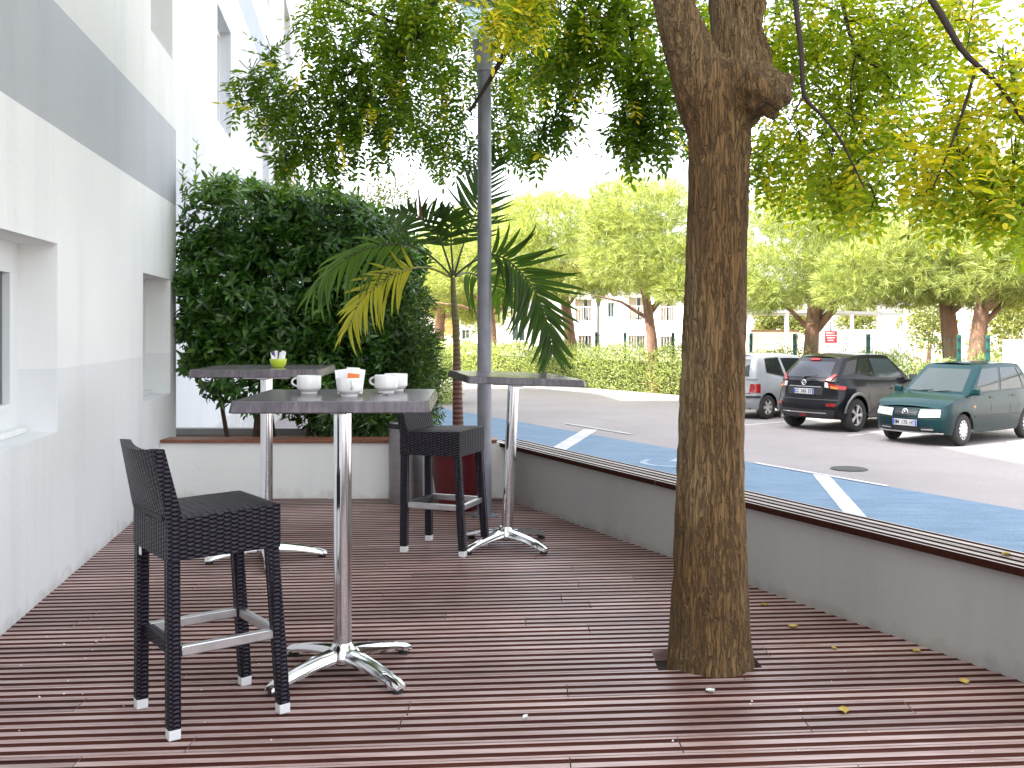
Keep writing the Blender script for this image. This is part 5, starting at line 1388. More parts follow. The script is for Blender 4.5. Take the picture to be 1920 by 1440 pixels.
c.patch('rear_window', c.fR, [(-.8, .16), (.8, .16), (.8, .84), (-.8, .84)], mat('tinted_glass', (.02, .022, .032), .04, spec=.4), .006, nu=12)
c.patch('windscreen', c.fF, [(-.8, .1), (.8, .1), (.76, .86), (-.76, .86)], m_carglass, .005)
sb = c.patch('brake_light', c.fR, [(-.2, .87), (.2, .87), (.19, .95), (-.19, .95)], m_taill, .03, nv=2)
for sg in (-1, 1):
    f = c.fS(sg)
    c.patch('side_window', f, [(.02, .14), (.72, .1), (.8, .84), (.06, .86)], m_carglass_l, .005); c.patch('side_window', f, [(-.44, .3), (-.05, .16), (-.02, .86), (-.3, .84)], m_carglass, .005)
    c.patch('quarter_panel', f, [(-.82, .25), (-.5, .3), (-.36, .85), (-.7, .8)], m_carblack, .003)
    c.patch('arch_trim', c.bS(sg), [(-1.8, .3), (-.85, .27), (-.82, .33), (-1.8, .36)], m_carblack, .006, nv=2) if False else None
    # boomerang tail light
    tl_ = c.patch('tail_light', c.bR, [(sg * .60, .92), (sg * .98, .86), (sg * .99, .93), (sg * .64, 1.02)], m_taill, .014)
    c.patch('reversing_lamp', c.bR, [(sg * .6, .91), (sg * .7, .9), (sg * .7, 1.0), (sg * .62, 1.005)], m_headl, .02, nu=3, nv=3, parent=tl_); c.patch('indicator', c.bR, [(sg * .74, .89), (sg * .88, .872), (sg * .88, .92), (sg * .74, .945)], m_taila, .019, nu=3, nv=3, parent=tl_)
    c.patch('tail_light', c.fR, [(sg * .66, .03), (sg * .80, .0), (sg * .98, .27), (sg * .90, .29)], m_taill, .02, nu=4, nv=6)
    c.patch('reflector', c.bR, [(sg * .68, .53), (sg * .86, .53), (sg * .86, .59), (sg * .68, .59)], m_taill, .006, nu=4, nv=3)
    c.patch('door_handle', c.bS(sg), [(.0, .83), (.14, .83), (.14, .86), (.0, .86)], mk, .02, nu=3, nv=2)
    for xg in (-.85, -.06, .95):
        c.patch('door_gap', c.bS(sg), [(xg - .004, .32), (xg + .004, .32), (xg + .004, .99), (xg - .004, .99)], m_ink, .0015, nu=1, nv=8)
    for xw_ in SP2['wheels']:
        G = []
        for k in range(17):
            a = math.pi * (.04 + .92 * k / 16); row = []
            for R_ in (.405, .425, .45, .47):
                x, z = xw_ + R_ * math.cos(a), .34 + R_ * math.sin(a); p = c.bS(sg)(x, z); p.y += sg * (.022 if R_ in (.425, .45) else .004); row.append(p)
            G.append(row)
        MB().grid(G, flip=sg < 0).build('arch_trim', mat('arch_grey', (.1, .1, .105), .5), c.root, smooth=60)
    mi = MB().box((.72, sg * .93, 1.06), (.12, .2, .14)); mo_ = mi.build('mirror', mk, c.root, bevel=.04, seg=3); MB().box((.656, sg * .93, 1.06), (.01, .16, .1)).build('mirror_glass', m_carglass_l, mo_)
c.patch('tailgate_recess', c.bR, [(-.5, .74), (.5, .74), (.56, .91), (-.56, .91)], m_carblack, .003)
c.patch('chrome_strip', c.bR, [(-.5, .91), (.5, .91), (.5, .925), (-.5, .925)], m_rim, .01, nv=1)
c.patch('bumper_gap', c.bR, [(-.9, .655), (.9, .655), (.9, .665), (-.9, .665)], m_ink, .003, nv=1, nu=16)
c.patch('lower_bumper', c.bR, [(-.8, .3), (.8, .3), (.86, .45), (-.86, .45)], m_carblack, .006, nu=16); c.patch('skid_strip', c.bR, [(-.66, .385), (.66, .385), (.66, .402), (-.66, .402)], m_rim, .012, nv=1, nu=14)
c.patch('fog_lamp', c.bR, [(-.1, .31), (.1, .31), (.1, .37), (-.1, .37)], m_taill, .012, nu=3, nv=2)
pr_ = c.bR(0, .82); c.plate('CC 360 ET', Vector((pr_.x - .014, .0, .82)), -1)
em = MB(); em.tube([(0, .055 * math.cos(a), .048 * math.sin(a)) for a in np.linspace(0, 2 * math.pi, 21)], .008, 6, cap=False); em.box((0, 0, 0), (.012, .15, .024))
eo = em.build('emblem', m_badge, c.root, smooth=60); ep = c.bR(0, 1.0); eo.location = (ep.x - .012, 0, 1.0)
a, b_ = c.G(-1, -.08, .17), c.G(-1, .34, .3)
MB().tube([c.G(-1, .0, .13) + Vector((-.03, 0, 0)), c.G(-1, .0, .2) + Vector((-.02, 0, 0)), c.G(-1, -.42, .24) + Vector((-.014, 0, 0))], [.022, .014, .007], 7).build('wiper', m_carblack, c.root, smooth=60)
MB().lathe([(.0, 0), (.038, 0), (.04, -.1), (.034, -.1), (.03, -.01), (.0, -.005)], 16, axis='y', cap=False).build('exhaust', m_badge, c.root, smooth=50).matrix_local = Matrix.Translation((-1.98, .5, .29)) @ Matrix.Rotation(-math.pi / 2, 4, 'Z')
MB().tube([(-1.3, 0, 1.535), (-1.5, 0, 1.7)], [.005, .003], 5).build('aerial', m_carblack, c.root)

# ---- silver small car at the left, half behind the trunk
SP3 = dict(xr=[-1.78], xf=[1.82], xfp=[(.2, 1.72), (.5, 1.82), (.8, 1.7), (1.0, 1.5)], xrp=[(.2, -1.68), (.4, -1.78), (.58, -1.78), (.66, -1.73), (1.0, -1.68)],
           top=[(-1.8, .96), (-1.0, .95), (.9, .93), (1.3, .88), (1.7, .76), (1.83, .68)], sill=.2, bump=.24, wheels=(-1.2, 1.17), Ra=.335, zc=.28,
           w=[(.2, .77), (.35, .815), (.5, .825), (.65, .82), (.8, .79), (1.0, .75)], wx=[(-1.8, .96), (-1, 1), (1.0, 1), (1.83, .93)], rx=.22, ry=.3, bow=.13, crown=.03,
           gh=dict(br=-1.7, tr=-1.42, bf=1.1, tf=.3, wb=.755, wt=.6, zb=.92, zbr=.93, zr=1.48, pf=1.05, pr=1.5, bow=.12, tap=.05))
ms = paint('paint_silver', (.26, .27, .285))
rr = fl(1440, 786, zr); SC3 = (.95, .95, 1.0)
f3 = Vector((.81, .586, 0)); l3 = Vector((.586, -.81, 0))
ra = rr - l3 * (.8 * SC3[1]); c3 = ra + f3 * (1.2 * SC3[0])
c = Car(SP3, 'silver small hatchback parked at the left of the row, half hidden by the tree trunk', (c3.x, c3.y, ROAD), math.atan2(f3.y, f3.x), SC3)
c.body(ms); c.greenhouse(ms); c.wheels(.28, .17, 'plain', 6)
c.patch('rear_window', c.fR, [(-.8, .12), (.8, .12), (.76, .86), (-.76, .86)], m_carglass_l, .006, nu=12); c.patch('windscreen', c.fF, [(-.8, .1), (.8, .1), (.76, .86), (-.76, .86)], m_carglass, .005)
for sg in (-1, 1):
    f = c.fS(sg); c.patch('side_window', f, [(-.06, .1), (.74, .08), (.82, .86), (-.02, .86)], m_carglass, .005); c.patch('side_window', f, [(-.58, .3), (-.16, .12), (-.12, .86), (-.6, .84)], m_carglass, .005)
    c.patch('window_seal', f, [(-.61, .26), (-.135, .07), (-.095, .9), (-.63, .88)], m_carblack, .003)
    c.patch('tail_light', c.bR, [(sg * .76, .62), (sg * .985, .62), (sg * .99, .82), (sg * .8, .82)], m_taill, .01)
    c.patch('bumper_pad', c.bR, [(sg * .7, .5), (sg * .99, .5), (sg * .99, .55), (sg * .7, .55)], m_carblack, .012)
    c.patch('door_gap', c.bS(sg), [(-.46, .26), (-.45, .26), (-.45, .92), (-.46, .92)], m_ink, .0015, nu=1, nv=8); c.patch('door_handle', c.bS(sg), [(-.4, .78), (-.26, .78), (-.26, .81), (-.4, .81)], ms, .018, nu=3, nv=2)
    mi = MB().box((.82, sg * .86, .98), (.1, .17, .13)); mi.build('mirror', ms, c.root, bevel=.03, seg=3)
pr_ = c.bR(0, .72); c.plate('AB 284 KX', Vector((pr_.x - .014, .0, .72)), -1) if False else None
c.patch('bumper_gap', c.bR, [(-.9, .6), (.9, .6), (.9, .608), (-.9, .608)], m_ink, .003, nv=1, nu=16)
MB().tube([c.G(-1, .0, .1) + Vector((-.03, 0, 0)), c.G(-1, -.02, .16) + Vector((-.02, 0, 0)), c.G(-1, -.4, .2) + Vector((-.014, 0, 0))], [.022, .014, .007], 7).build('wiper', m_carblack, c.root, smooth=60)

# ================================================================ far hedge, pines, fence, buildings
m_hedge2 = leaf_mat('far_hedge_leaf', [(0.0, (0.16, 0.23, 0.07)), (0.5, (0.33, 0.4, 0.14)), (1.0, (0.5, 0.54, 0.24))], 0.5, 0.4)
def hedge_strip(label, a, b_, h0, h1, wd, n, off):
    a, b_ = Vector((*a, 0)), Vector((*b_, 0)); d = (b_ - a); L = d.length; d.normalize(); nr_ = Vector((-d.y, d.x, 0))
    if nr_.dot(Vector((1, .7, 0))) < 0: nr_ = -nr_
    t = thing('clipped_hedge', label, 'hedge', (*(a + nr_ * (off + wd / 2))[:2], ROAD), 0, 'bright hedges along the far kerb')
    s = RNG.random(n) * L; hh = h0 + (h1 - h0) * s / L + .1 * np.sin(s * 2.3) + .07 * np.sin(s * 5.9)
    th = RNG.random(n) * math.pi                  # half-round section: front, top and back faces
    q = np.clip(1 - np.abs(RNG.normal(0, .12, n)), .4, 1.1)
    cx_ = np.sign(np.cos(th)) * np.abs(np.cos(th)) ** .5 * q; cz_ = np.abs(np.sin(th)) ** .6 * q
    rnd = RNG.random(n); cz_ = np.where(rnd < .45, RNG.random(n) * .92, cz_); cx_ = np.where(rnd < .45, -q * (1 - .15 * cz_), cx_)
    u = wd / 2 * (1 + cx_) + off; z = ROAD + .06 + hh * cz_
    p = np.array(a)[None] + np.outer(s, np.array(d)) + np.outer(u, np.array(nr_)); p[:, 2] = z
    dd = np.outer(cx_, np.array(nr_)) * .8 + RNG.normal(size=(n, 3)) * .55; dd[:, 2] += .25 + cz_ * .5
    shoot = RNG.random(n) < .05; p[shoot, 2] += RNG.random(shoot.sum()) * .3 * (cz_[shoot] > .7); dd[shoot, 2] += 1
    loc = np.array(t.location); o = link_mesh('foliage', leaf_mesh('foliage', p - loc, dd, RNG.normal(size=(n, 3)) * .4 - np.array(nr_)[None] * .8 + np.array([0, 0, .7]), RNG.uniform(.07, .14, n), RNG.uniform(.022, .04, n), m_hedge2, oval=False, fold=.15)); o['kind'] = 'stuff'; o.parent = t
    pm = MB(); e = nr_ * (off + wd * .25); f = nr_ * (off + wd * .78)
    hb = min(h0, h1) * .72
    A, B_ = Vector((*a[:2], 0)), Vector((*b_[:2], 0))
    P = [A + e, B_ + e, B_ + f, A + f]; loc_ = t.location
    pm.prism([(q_.x - loc_.x, q_.y - loc_.y) for q_ in P], 0.0, hb); pm.build('twigs', mat('hedge_twigs', (.06, .055, .03), .95, var=.5, vscale=6, bmp=.8, bscale=14, bdist=.05), t)
    return t
hedge_strip('bright clipped hedge along the kerb between the palm and the tree trunk', HL[1], HL[3], 1.45, 1.5, 1.3, 30000, .2)
hedge_strip('bright clipped hedge behind the parked cars, right of the tree trunk', HL[3], (10.9, 22.35), 1.45, 1.3, 1.1, 20000, .2)
# verge under the hedge
m_verge = mat('verge_litter', (.2, .12, .07), .95, var=.4, vscale=4, bmp=.6, bscale=20)
vz_ = MB()
for i in range(1, 5):
    a, b_ = Vector((*HL[i], 0)), Vector((*HL[i + 1], 0)); n_ = Vector(((b_ - a).y * -1, (b_ - a).x, 0)).normalized()
    if n_.dot(Vector((1, .7, 0))) < 0: n_ = -n_
    vz_.quad(*[(q.x, q.y, ROAD + .05) for q in (a + n_ * .07, b_ + n_ * .07, b_ + n_ * 1.9, a + n_ * 1.9)])
struct(vz_.build('verge', m_verge))
# shrub at the road bend on the left
t = thing('roadside_shrub', 'light green loose shrub on the kerb island left of the palm stem', 'shrub', (-2.5, 28.6, ROAD))
p, d = blob_leaves([((-.1, 0, .75), (.95, .8, .8), 2), ((.5, -.2, .45), (.6, .6, .5), 1), ((-.7, .3, 1.0), (.7, .6, .9), 1.2)], 6000, jit=.2); n = len(p)
o = link_mesh('foliage', leaf_mesh('foliage', p, d, rand_dirs(n), RNG.uniform(.08, .14, n), RNG.uniform(.03, .045, n), m_hedge2, oval=False)); o['kind'] = 'stuff'; o.parent = t
for k in range(4): MB().tube([(.3 * k - .5, 0, 0), (.34 * k - .55, .1, .7)], [.03, .015], 6).build('stem', MATS['laurel_bark'], t)
kk = fl(800, 763, zr)

# ---- pines
m_needle = leaf_mat('pine_needle', [(0.0, (0.17, 0.23, 0.07)), (0.5, (0.34, 0.4, 0.13)), (1.0, (0.52, 0.54, 0.22))], 0.5, 0.4)
m_pbark = mat('pine_bark', (.26, .15, .1), .9, var=.4, vscale=5, vstretch=(1, 1, .35), bmp=.9, bscale=9, bdist=.04)
def pine_crown(seed, blobs, ntuft):
    global RNG
    RNG = np.random.default_rng(seed)
    p, d = blob_leaves(blobs, ntuft, outward=.75, jit=.2, up=.45)
    k = 10; n = len(p)
    base = np.repeat(p, k, 0); dd = np.repeat(unit(d), k, 0) + RNG.normal(size=(n * k, 3)) * .42
    V = leaf_mesh('crown', base, dd, RNG.normal(size=(n * k, 3)), RNG.uniform(.18, .34, n * k), RNG.uniform(.010, .017, n * k), m_needle, oval=False, fold=.05)
    return V
def B3(x, y, z, rx, ry, rz_, w): return ((x, y, z), (rx, ry, rz_), w)
crowns = {
    'a': pine_crown(3, [B3(0, 0, 4.7, 1.7, 1.6, 1.5, 3), B3(-1.4, .3, 4.2, 1.2, 1.1, 1.0, 1.6), B3(1.4, -.2, 4.3, 1.2, 1.1, 1.0, 1.6), B3(.3, -1.0, 3.8, 1.2, .9, .8, 1.2), B3(-.3, .4, 5.7, 1.1, 1.0, .8, 1.2), B3(-1.8, -.4, 3.5, .8, .7, .5, .6), B3(1.9, .2, 3.6, .7, .7, .5, .6)], 6500),
    'b': pine_crown(4, [B3(-.3, 0, 4.6, 1.6, 1.5, 1.5, 3), B3(-1.2, -.3, 3.7, 1.1, 1.0, .85, 1.5), B3(1.2, 0, 4.5, 1.1, 1.0, 1.0, 1.5), B3(.1, .2, 5.6, 1.2, 1.1, .8, 1.4), B3(-1.9, .1, 3.1, .7, .6, .45, .6), B3(.5, -1, 4.0, .9, .8, .7, 1)], 6500),
    'c': pine_crown(5, [B3(0, 0, 4.3, 2.0, 1.6, .95, 3), B3(-1.9, 0, 4.0, 1.2, 1.1, .75, 1.6), B3(1.9, .1, 4.1, 1.2, 1.0, .8, 1.5), B3(0, 0, 5.2, 1.5, 1.3, .8, 1.5), B3(-2.6, -.2, 3.5, .7, .6, .45, .6), B3(.8, -1, 3.7, 1.2, .8, .6, 1.1), B3(2.7, 0, 3.6, .7, .6, .4, .5)], 7000),
}
def pine(label, px, Y, kind, sc, htr, rot=0.0, r0=.26, lean=.0, fork=None, crown_dz=0.0):
    X = (px - CX) * Y / F
    t = thing('pine_tree', label, 'pine tree', (X, Y, ROAD), 0, 'umbrella pines behind the hedge')
    tr = MB()
    pts = [(0, 0, 0), (lean * .1, 0, htr * .3), (lean * .3, 0, htr * .6), (lean * .6, 0, htr * .85), (lean, 0, htr + .6)]
    tr.tube(pts, [r0 * 1.2, r0, r0 * .92, r0 * .82, r0 * .6], 14); tr.build('trunk', m_pbark, t, smooth=60)
    rl = random.Random(px)
    for k in range(6):
        a = rl.uniform(0, 6.28); z0 = htr * rl.uniform(.72, 1.0); ll = rl.uniform(1.1, 1.9) * sc
        e = (lean * .8 + math.cos(a) * ll, math.sin(a) * ll * .8, z0 + rl.uniform(.5, 1.2)); s0 = (lean * .7, 0, z0)
        m_ = tuple((s0[i] + e[i]) / 2 + (0, 0, .15)[i] for i in range(3))
        MB().tube([s0, m_, e], [r0 * .38, r0 * .26, r0 * .1], 8).build('branch', m_pbark, t, smooth=60)
    if fork:
        for f_ in fork: MB().tube([(lean * .5, 0, htr * .72), *f_], [r0 * .62, r0 * .5, r0 * .35][:len(f_) + 1], 10).build('branch', m_pbark, t, smooth=60)
    cr_ = link_mesh('crown', crowns[kind], t); cr_['kind'] = 'stuff'; cr_.rotation_euler[2] = rot; cr_.scale = (sc * .97, sc, sc * .87); cr_.location = (lean, 0, crown_dz)
    return t
pine('umbrella pine left of the distant lamp, its crown right of the lamp post', 1075, 35, 'a', 1.2, 3.6, .4, .2, -.5)
pine('umbrella pine whose pale trunk stands in front of the white balconies', 1228, 31, 'b', 1.15, 3.1, 2.0, .17, -.35, crown_dz=.2)
pine('umbrella pine with forked trunk just right of the terrace tree', 1518, 27.5, 'b', 1.08, 2.7,   .3, .22, .15, fork=[[(.75, 0, 2.75), (1.3, 0, 3.5)]])
pine('darker-trunked pine of the close pair above the green car', 1788, 25, 'c', 1.0, 3.0, .0, .22, -.25)
pine('paler-trunked pine of the close pair above the green car', 1824, 23.8, 'c', .92, 3.0, 2.2, .2, .35, crown_dz=.1)
pine('umbrella pine behind the palm crown, left of the lamp post', 925, 40, 'a', 1.2, 3.4, 2.6, .22, -.3)
pine('farthest left pine showing beside the laurel hedge', 822, 44, 'b', 1.2, 3.3, 4.0, .22, .2, crown_dz=-.5)
pine('tall pine crown hidden behind the upper leaves at the far right', 1985, 23.5, 'a', 1.1, 3.2, 1.0, .22, .0)

# ---- green mesh fence behind the hedge
m_green = mat('fence_green', (.005, .075, .058), .45)
fn = thing('mesh_fence', 'green metal mesh fence with posts behind the far hedge', 'fence', (4.75, 30.6, ROAD))
fl_ = fn.location
fp = [(px, Y) for px, Y in ((1040, 36.3), (1118, 34.2), (1172, 32.9), (1262, 30.9), (1330, 29.6), (1408, 28.2), (1490, 26.8), (1628, 24.9), (1798, 22.9), (1852, 22.3))]
pts = [Vector(((px - CX) * Y / F, Y, ROAD)) for px, Y in fp]
for i, p in enumerate(pts):
    q = p - fl_
    po = MB().box((q.x, q.y, .98), (.09, .07, 1.96)).build('post', m_green, fn, bevel=.01)
    for k in range(5): MB().box((q.x - .02, q.y - .045, .9 + k * .24), (.06, .03, .05)).build('clip', m_carblack, po)
    if i:
        a = pts[i - 1] - fl_; d = q - a; w = MB(); nn_ = max(2, int(d.length / .12))
        for k in range(1, nn_): 
            c = a + d * (k / nn_); w.bar((c.x, c.y, .1), (c.x, c.y, 1.9), .006, .006)
        for z in np.linspace(.15, 1.85, 9): w.bar((a.x, a.y, z), (q.x, q.y, z), .007, .007)
        w.build('mesh_panel', m_green, fn)
# red notice on the fence
sg_p = at(1558, 632, 25.7)
sn = thing('warning_sign', 'small red sign with white lines of lettering on the fence', 'sign', (sg_p.x, sg_p.y, sg_p.z - .15))
MB().box((0, 0, .15), (.3, .012, .3)).build('panel', mat('sign_red', (.6, .03, .04), .5), sn)
for k, w in enumerate((.24, .25, .2, .16)):
    ln = MB(); x = -w / 2
    while x < w / 2 - .012:
        ww = random.uniform(.012, .03); ln.box((x + ww / 2, -.0075, .255 - k * .062), (ww, .003, .026)); x += ww + .007
    ln.build('lettering', m_paper, sn)
MB().box((0, .012, .3), (.03, .014, .5)).build('bracket', m_green, sn)
# ---- white boundary wall at the right edge
ww = thing('boundary_wall', 'bright white boundary wall behind the green car at the right edge', 'wall', (11.2, 21.9, ROAD))
a, b_ = Vector((10.95, 22.5, 0)), Vector((17.6, 13.2, 0)); d = (b_ - a).normalized(); n_ = Vector((-d.y, d.x, 0)) * .1
m_bw = render_mat('boundary_render', [], (.8, .79, .77))
P = [a - n_, b_ - n_, b_ + n_, a + n_]; o0 = ww.location
MB().prism([(q.x - o0.x, q.y - o0.y) for q in P], 0, 1.8).build('wall', m_bw, ww)
MB().prism([(q.x - o0.x, q.y - o0.y) for q in (a - n_ * 1.3, b_ - n_ * 1.3, b_ + n_ * 1.3, a + n_ * 1.3)], 1.801, 1.86).build('coping', m_kerb, ww)

# ---- buildings
m_bwhite = render_mat('apartment_render', [], (.78, .77, .74)); m_bcream = mat('apartment_cream', (.6, .5, .38), .9, var=.1); m_terr = mat('terracotta_render', (.62, .22, .1), .9, var=.1)
m_rail = mat('balcony_rail', (.6, .6, .6), .5, .3); m_tile = mat('roof_tile', (.45, .22, .13), .85, var=.25, vscale=2)
def block(label, px0, px1, pyt, Y, depth, opens, mw, name='apartment_building', roof=True, niche=1.2):
    """building face at depth Y; openings in pixels (x0,x1,y0,y1,kind)"""
    x0, x1 = (px0 - CX) * Y / F, (px1 - CX) * Y / F; zt = H + (HY - pyt) * Y / F
    t = thing(name, label, 'building', ((x0 + x1) / 2, Y, ROAD)); o0 = t.location
    mb = MB(); ops = []
    for (a, b_, c, d, k) in opens:
        ops.append(((a - CX) * Y / F, (b_ - CX) * Y / F, H + (HY - d) * Y / F, H + (HY - c) * Y / F, k))
    xs = sorted({x0, x1, *[v for o in ops for v in o[:2]]}); zs = sorted({ROAD, zt, *[v for o in ops for v in o[2:4]]})
    Lc = lambda x, y, z: (x - o0.x, y - o0.y, z - o0.z)
    for i in range(len(xs) - 1):
        for j in range(len(zs) - 1):
            xc, zc_ = (xs[i] + xs[i + 1]) / 2, (zs[j] + zs[j + 1]) / 2
            if any(o[0] < xc < o[1] and o[2] < zc_ < o[3] for o in ops): continue
            mb.quad(Lc(xs[i], Y, zs[j]), Lc(xs[i + 1], Y, zs[j]), Lc(xs[i + 1], Y, zs[j + 1]), Lc(xs[i], Y, zs[j + 1]))
    mb.quad(Lc(x0, Y, ROAD), Lc(x0, Y, zt), Lc(x0, Y + depth, zt), Lc(x0, Y + depth, ROAD)); mb.quad(Lc(x1, Y, ROAD), Lc(x1, Y + depth, ROAD), Lc(x1, Y + depth, zt), Lc(x1, Y, zt)); mb.quad(Lc(x0, Y, zt), Lc(x1, Y, zt), Lc(x1, Y + depth, zt), Lc(x0, Y + depth, zt))
    for (a, b_, c, d, k) in ops:
        dp_ = niche if k == 'balcony' else .25
        mb.quad(Lc(a, Y, c), Lc(a, Y + dp_, c), Lc(b_, Y + dp_, c), Lc(b_, Y, c)); mb.quad(Lc(a, Y, d), Lc(b_, Y, d), Lc(b_, Y + dp_, d), Lc(a, Y + dp_, d)); mb.quad(Lc(a, Y, c), Lc(a, Y, d), Lc(a, Y + dp_, d), Lc(a, Y + dp_, c)); mb.quad(Lc(b_, Y, c), Lc(b_, Y + dp_, c), Lc(b_, Y + dp_, d), Lc(b_, Y, d))
        if k == 'balcony': mb.quad(Lc(a, Y + dp_, c), Lc(b_, Y + dp_, c), Lc(b_, Y + dp_, d), Lc(a, Y + dp_, d), 1)
    mb.build('wall', [mw, m_bcream], t)
    for (a, b_, c, d, k) in ops:
        if k == 'balcony':
            ra_ = MB(); ra_.box((*Lc((a + b_) / 2, Y + .05, 0)[:2], c + .95 - o0.z), (b_ - a, .05, .06))
            for s_ in np.linspace(a + .05, b_ - .05, max(4, int((b_ - a) / .16))): ra_.box(Lc(s_, Y + .05, c + .48), (.03, .03, .95))
            ra_.build('railing', m_rail, t)
            w = MB().box(Lc(a + (b_ - a) * .7, Y + dp_ - .03 if False else Y + niche - .03, c + 1.05), ((b_ - a) * .3, .05, 2.1)).build('window', m_frame, t)
            MB().box(Lc(a + (b_ - a) * .7, Y + niche - .07, c + 1.05), ((b_ - a) * .2, .02, 1.8)).build('pane', m_glass, w)
        else:
            w = MB().box(Lc((a + b_) / 2, Y + .22, (c + d) / 2), (b_ - a, .05, d - c)).build('window', m_frame, t)
            for sg in (-1, 1): MB().box(Lc((a + b_) / 2 + sg * (b_ - a) * .24, Y + .185, (c + d) / 2), ((b_ - a) * .38, .02, (d - c) * .86)).build('pane', m_glass, w)
            MB().box(Lc((a + b_) / 2, Y - .04, c - .06), ((b_ - a) * 1.15, .2, .08)).build('sill', m_kerb, w)
    if roof:
        xm, rd = (x0 + x1) / 2, (zt + 1.6)
        r_ = MB().add([Lc(x0 - .4, Y - .5, zt + .02), Lc(x1 + .4, Y - .5, zt + .02), Lc(x1 + .4, Y + depth + .5, zt + .02), Lc(x0 - .4, Y + depth + .5, zt + .02), Lc(x0 + 2, Y + depth / 2, rd), Lc(x1 - 2, Y + depth / 2, rd)], [(0, 1, 5, 4), (1, 2, 5), (2, 3, 4, 5), (3, 0, 4), (3, 2, 1, 0)]).build('roof', m_tile, t)
    return t
block('white apartment block with recessed balconies seen between palm and trunk', 1040, 1300, 512, 70, 12, [(1078, 1110, 561, 601, 'balcony'), (1140, 1152, 566, 596, 'w'), (1179, 1211, 557, 600, 'balcony'), (1238, 1266, 561, 601, 'balcony'), (1084, 1110, 629, 652, 'balcony'), (1177, 1211, 629, 652, 'balcony'), (1238, 1263, 631, 652, 'balcony')], m_bwhite)
ob_ = block('low white house with terracotta panel seen left of the palm stem', 770, 1030, 585, 62, 10, [(866, 880, 618, 636, 'w'), (905, 918, 618, 636, 'w'), (792, 800, 622, 640, 'w'), (960, 985, 612, 640, 'w')], m_bwhite, 'low_house', False)
MB().box(((833 - CX) * 62 / F - ob_.location.x, -.07, H + (HY - 613) * 62 / F - ROAD), (1.15, .1, .9)).build('terracotta_panel', m_terr, ob_)
MB().box((0, 4.8, H + (HY - 585) * 62 / F - ROAD + .1), (9.2, 11.0, .18)).build('roof', m_kerb, ob_)
lbk = block('long low white building with flat roof beyond the bus shelter', 1330, 1800, 548, 85, 14, [(1592, 1604, 556, 566, 'w'), (1612, 1630, 558, 566, 'w'), (1432, 1456, 563, 570, 'w'), (1680, 1700, 600, 615, 'w')], m_bwhite, 'long_building', False)
MB().box((0, 6.8, H + (HY - 548) * 85 / F - ROAD + .12), (22.0, 15.5, .22)).build('roof', mat('roof_grey', (.4, .4, .4), .7), lbk)
block('pale building filling the far right behind the pines', 1850, 2300, 560, 75, 12, [(1880, 1900, 590, 610, 'w'), (2000, 2020, 590, 610, 'w')], m_bwhite, 'far_building', False)
# ---- open shelter with flat roof
shl = thing('shelter', 'open flat-roofed white shelter on thin posts behind the fence', 'shelter', (13, 40, ROAD)); o0 = shl.location
def LS(px, py, Y): return at(px, py, Y) - o0
r1, r2, r3 = at(1380, 581, 42), at(1543, 581, 40), at(1700, 592, 47)
zt = r2.z
pr3 = [(at(1340, 600, 40).x, 40), (r2.x, 40), (at(1700, 600, 50).x, 50), (at(1390, 600, 50).x, 50)]
MB().prism([(x - o0.x, y - o0.y) for x, y in pr3], zt - .12 - o0.z, zt - o0.z).build('roof', mat('shelter_grey', (.33, .34, .35), .5, .4), shl)
for px, Y in ((1541, 40.2), (1597, 43.5), (1646, 46.5), (1696, 49.5), (1404, 40.2), (1475, 40.2)):
    x = (px - CX) * Y / F; MB().box((x - o0.x, Y - o0.y, (zt - .12 - ROAD) / 2), (.14, .14, zt - .122 - ROAD)).build('post', m_frame, shl)
xa, xb = at(1380, 600, 40.6).x, at(1493, 600, 40.6).x
zp = H + (HY - 622) * 40.6 / F - ROAD
MB().box(((xa + xb) / 2 - o0.x, .6, zp / 2), (xb - xa, .12, zp)).build('back_panel', mat('panel_cream', (.72, .66, .52), .8, var=.08), shl)
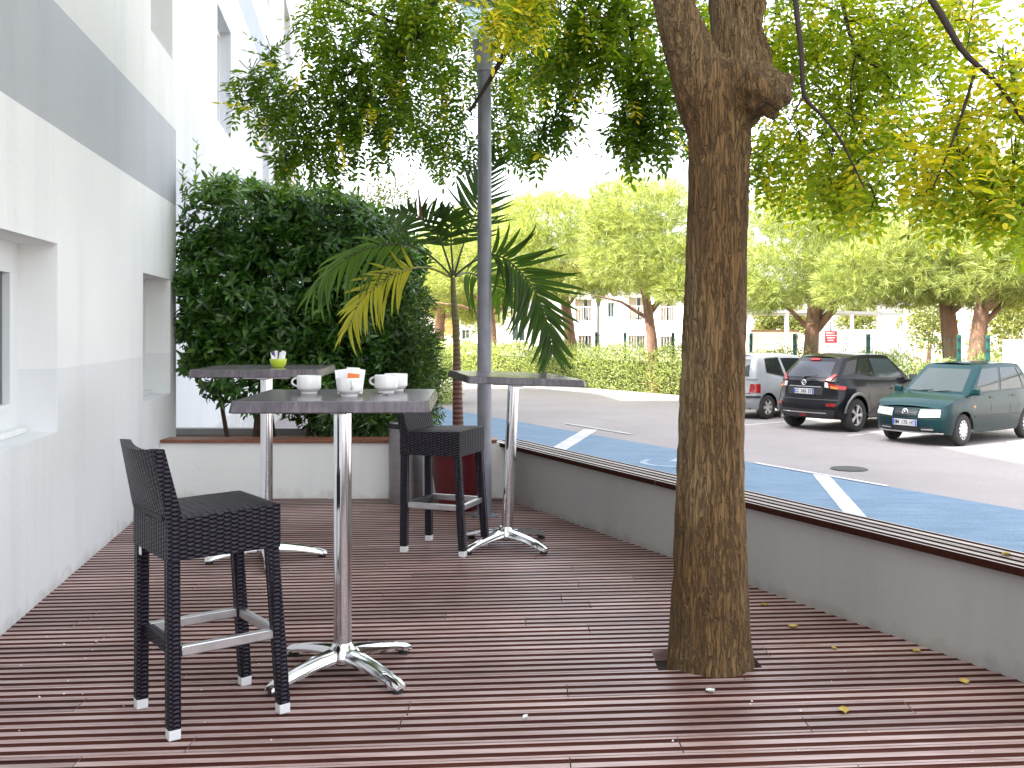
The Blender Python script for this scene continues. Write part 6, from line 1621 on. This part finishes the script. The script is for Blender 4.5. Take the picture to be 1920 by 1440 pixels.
MB().box(((xa + xb) / 2 - o0.x, .6, zp + .041), (xb - xa + .1, .2, .08)).build('panel_cap', mat('panel_brown', (.2, .11, .05), .7), shl)
xa, xb = at(1545, 600, 42).x, at(1690, 600, 48).x; zq = H + (HY - 618) * 42 / F - ROAD
MB().bar((xa - o0.x, 2.2, zq / 2), (xb - o0.x, 8.2, zq / 2), .12, zq).build('back_panel', mat('panel_white', (.7, .7, .7), .7), shl)

# ---- loose trees in the distance
m_far = leaf_mat('far_tree_leaf', [(0.0, (0.12, 0.17, 0.05)), (1.0, (0.28, 0.28, 0.1))], 0.5, 0.4)
def far_tree(label, px, py, Y, r_, n=2600, ls=1.0):
    c = at(px, py, Y); t = thing('distant_tree', label, 'tree', (c.x, Y, ROAD), 0, 'pale trees in the distance'); hz_ = c.z - ROAD
    bl_ = [((random.uniform(-.5, .5) * r_, random.uniform(-.4, .4) * r_, hz_ + random.uniform(-.35, .45) * r_), (r_ * random.uniform(.4, .65),) * 3, 1) for _ in range(6)]
    p, d = blob_leaves(bl_, n, jit=.3); n = len(p)
    o = link_mesh('crown', leaf_mesh('crown', p, d, rand_dirs(n), RNG.uniform(.16, .32, n) * ls, RNG.uniform(.08, .14, n) * ls, m_far, oval=False)); o['kind'] = 'stuff'; o.parent = t
    MB().tube([(0, 0, 0), (.1, 0, hz_ * .6), (0, 0, hz_)], [.14, .1, .05], 8).build('trunk', m_pbark, t)
far_tree('yellow-green distant tree between shelter and pine pair', 1740, 612, 55, 1.7)
far_tree('distant tree right of the pine pair, its top in front of the far building', 1880, 606, 45, 1.7)
far_tree('distant tree seen through the shelter behind the red sign', 1610, 606, 62, 1.3)
far_tree('distant tree seen through the shelter left of the forked pine', 1490, 604, 62, 1.2)
far_tree('small distant tree at the left end of the shelter', 1437, 603, 62, 1.2)
far_tree('thin distant tree above the top of the laurel hedge', 700, 385, 24, 1.0, 1500, .38)
far_tree('distant tree behind the lamp post and low house', 905, 560, 52, 2.2)
far_tree('pale distant tree at the edge of the white wall', 1905, 560, 60, 2.2)
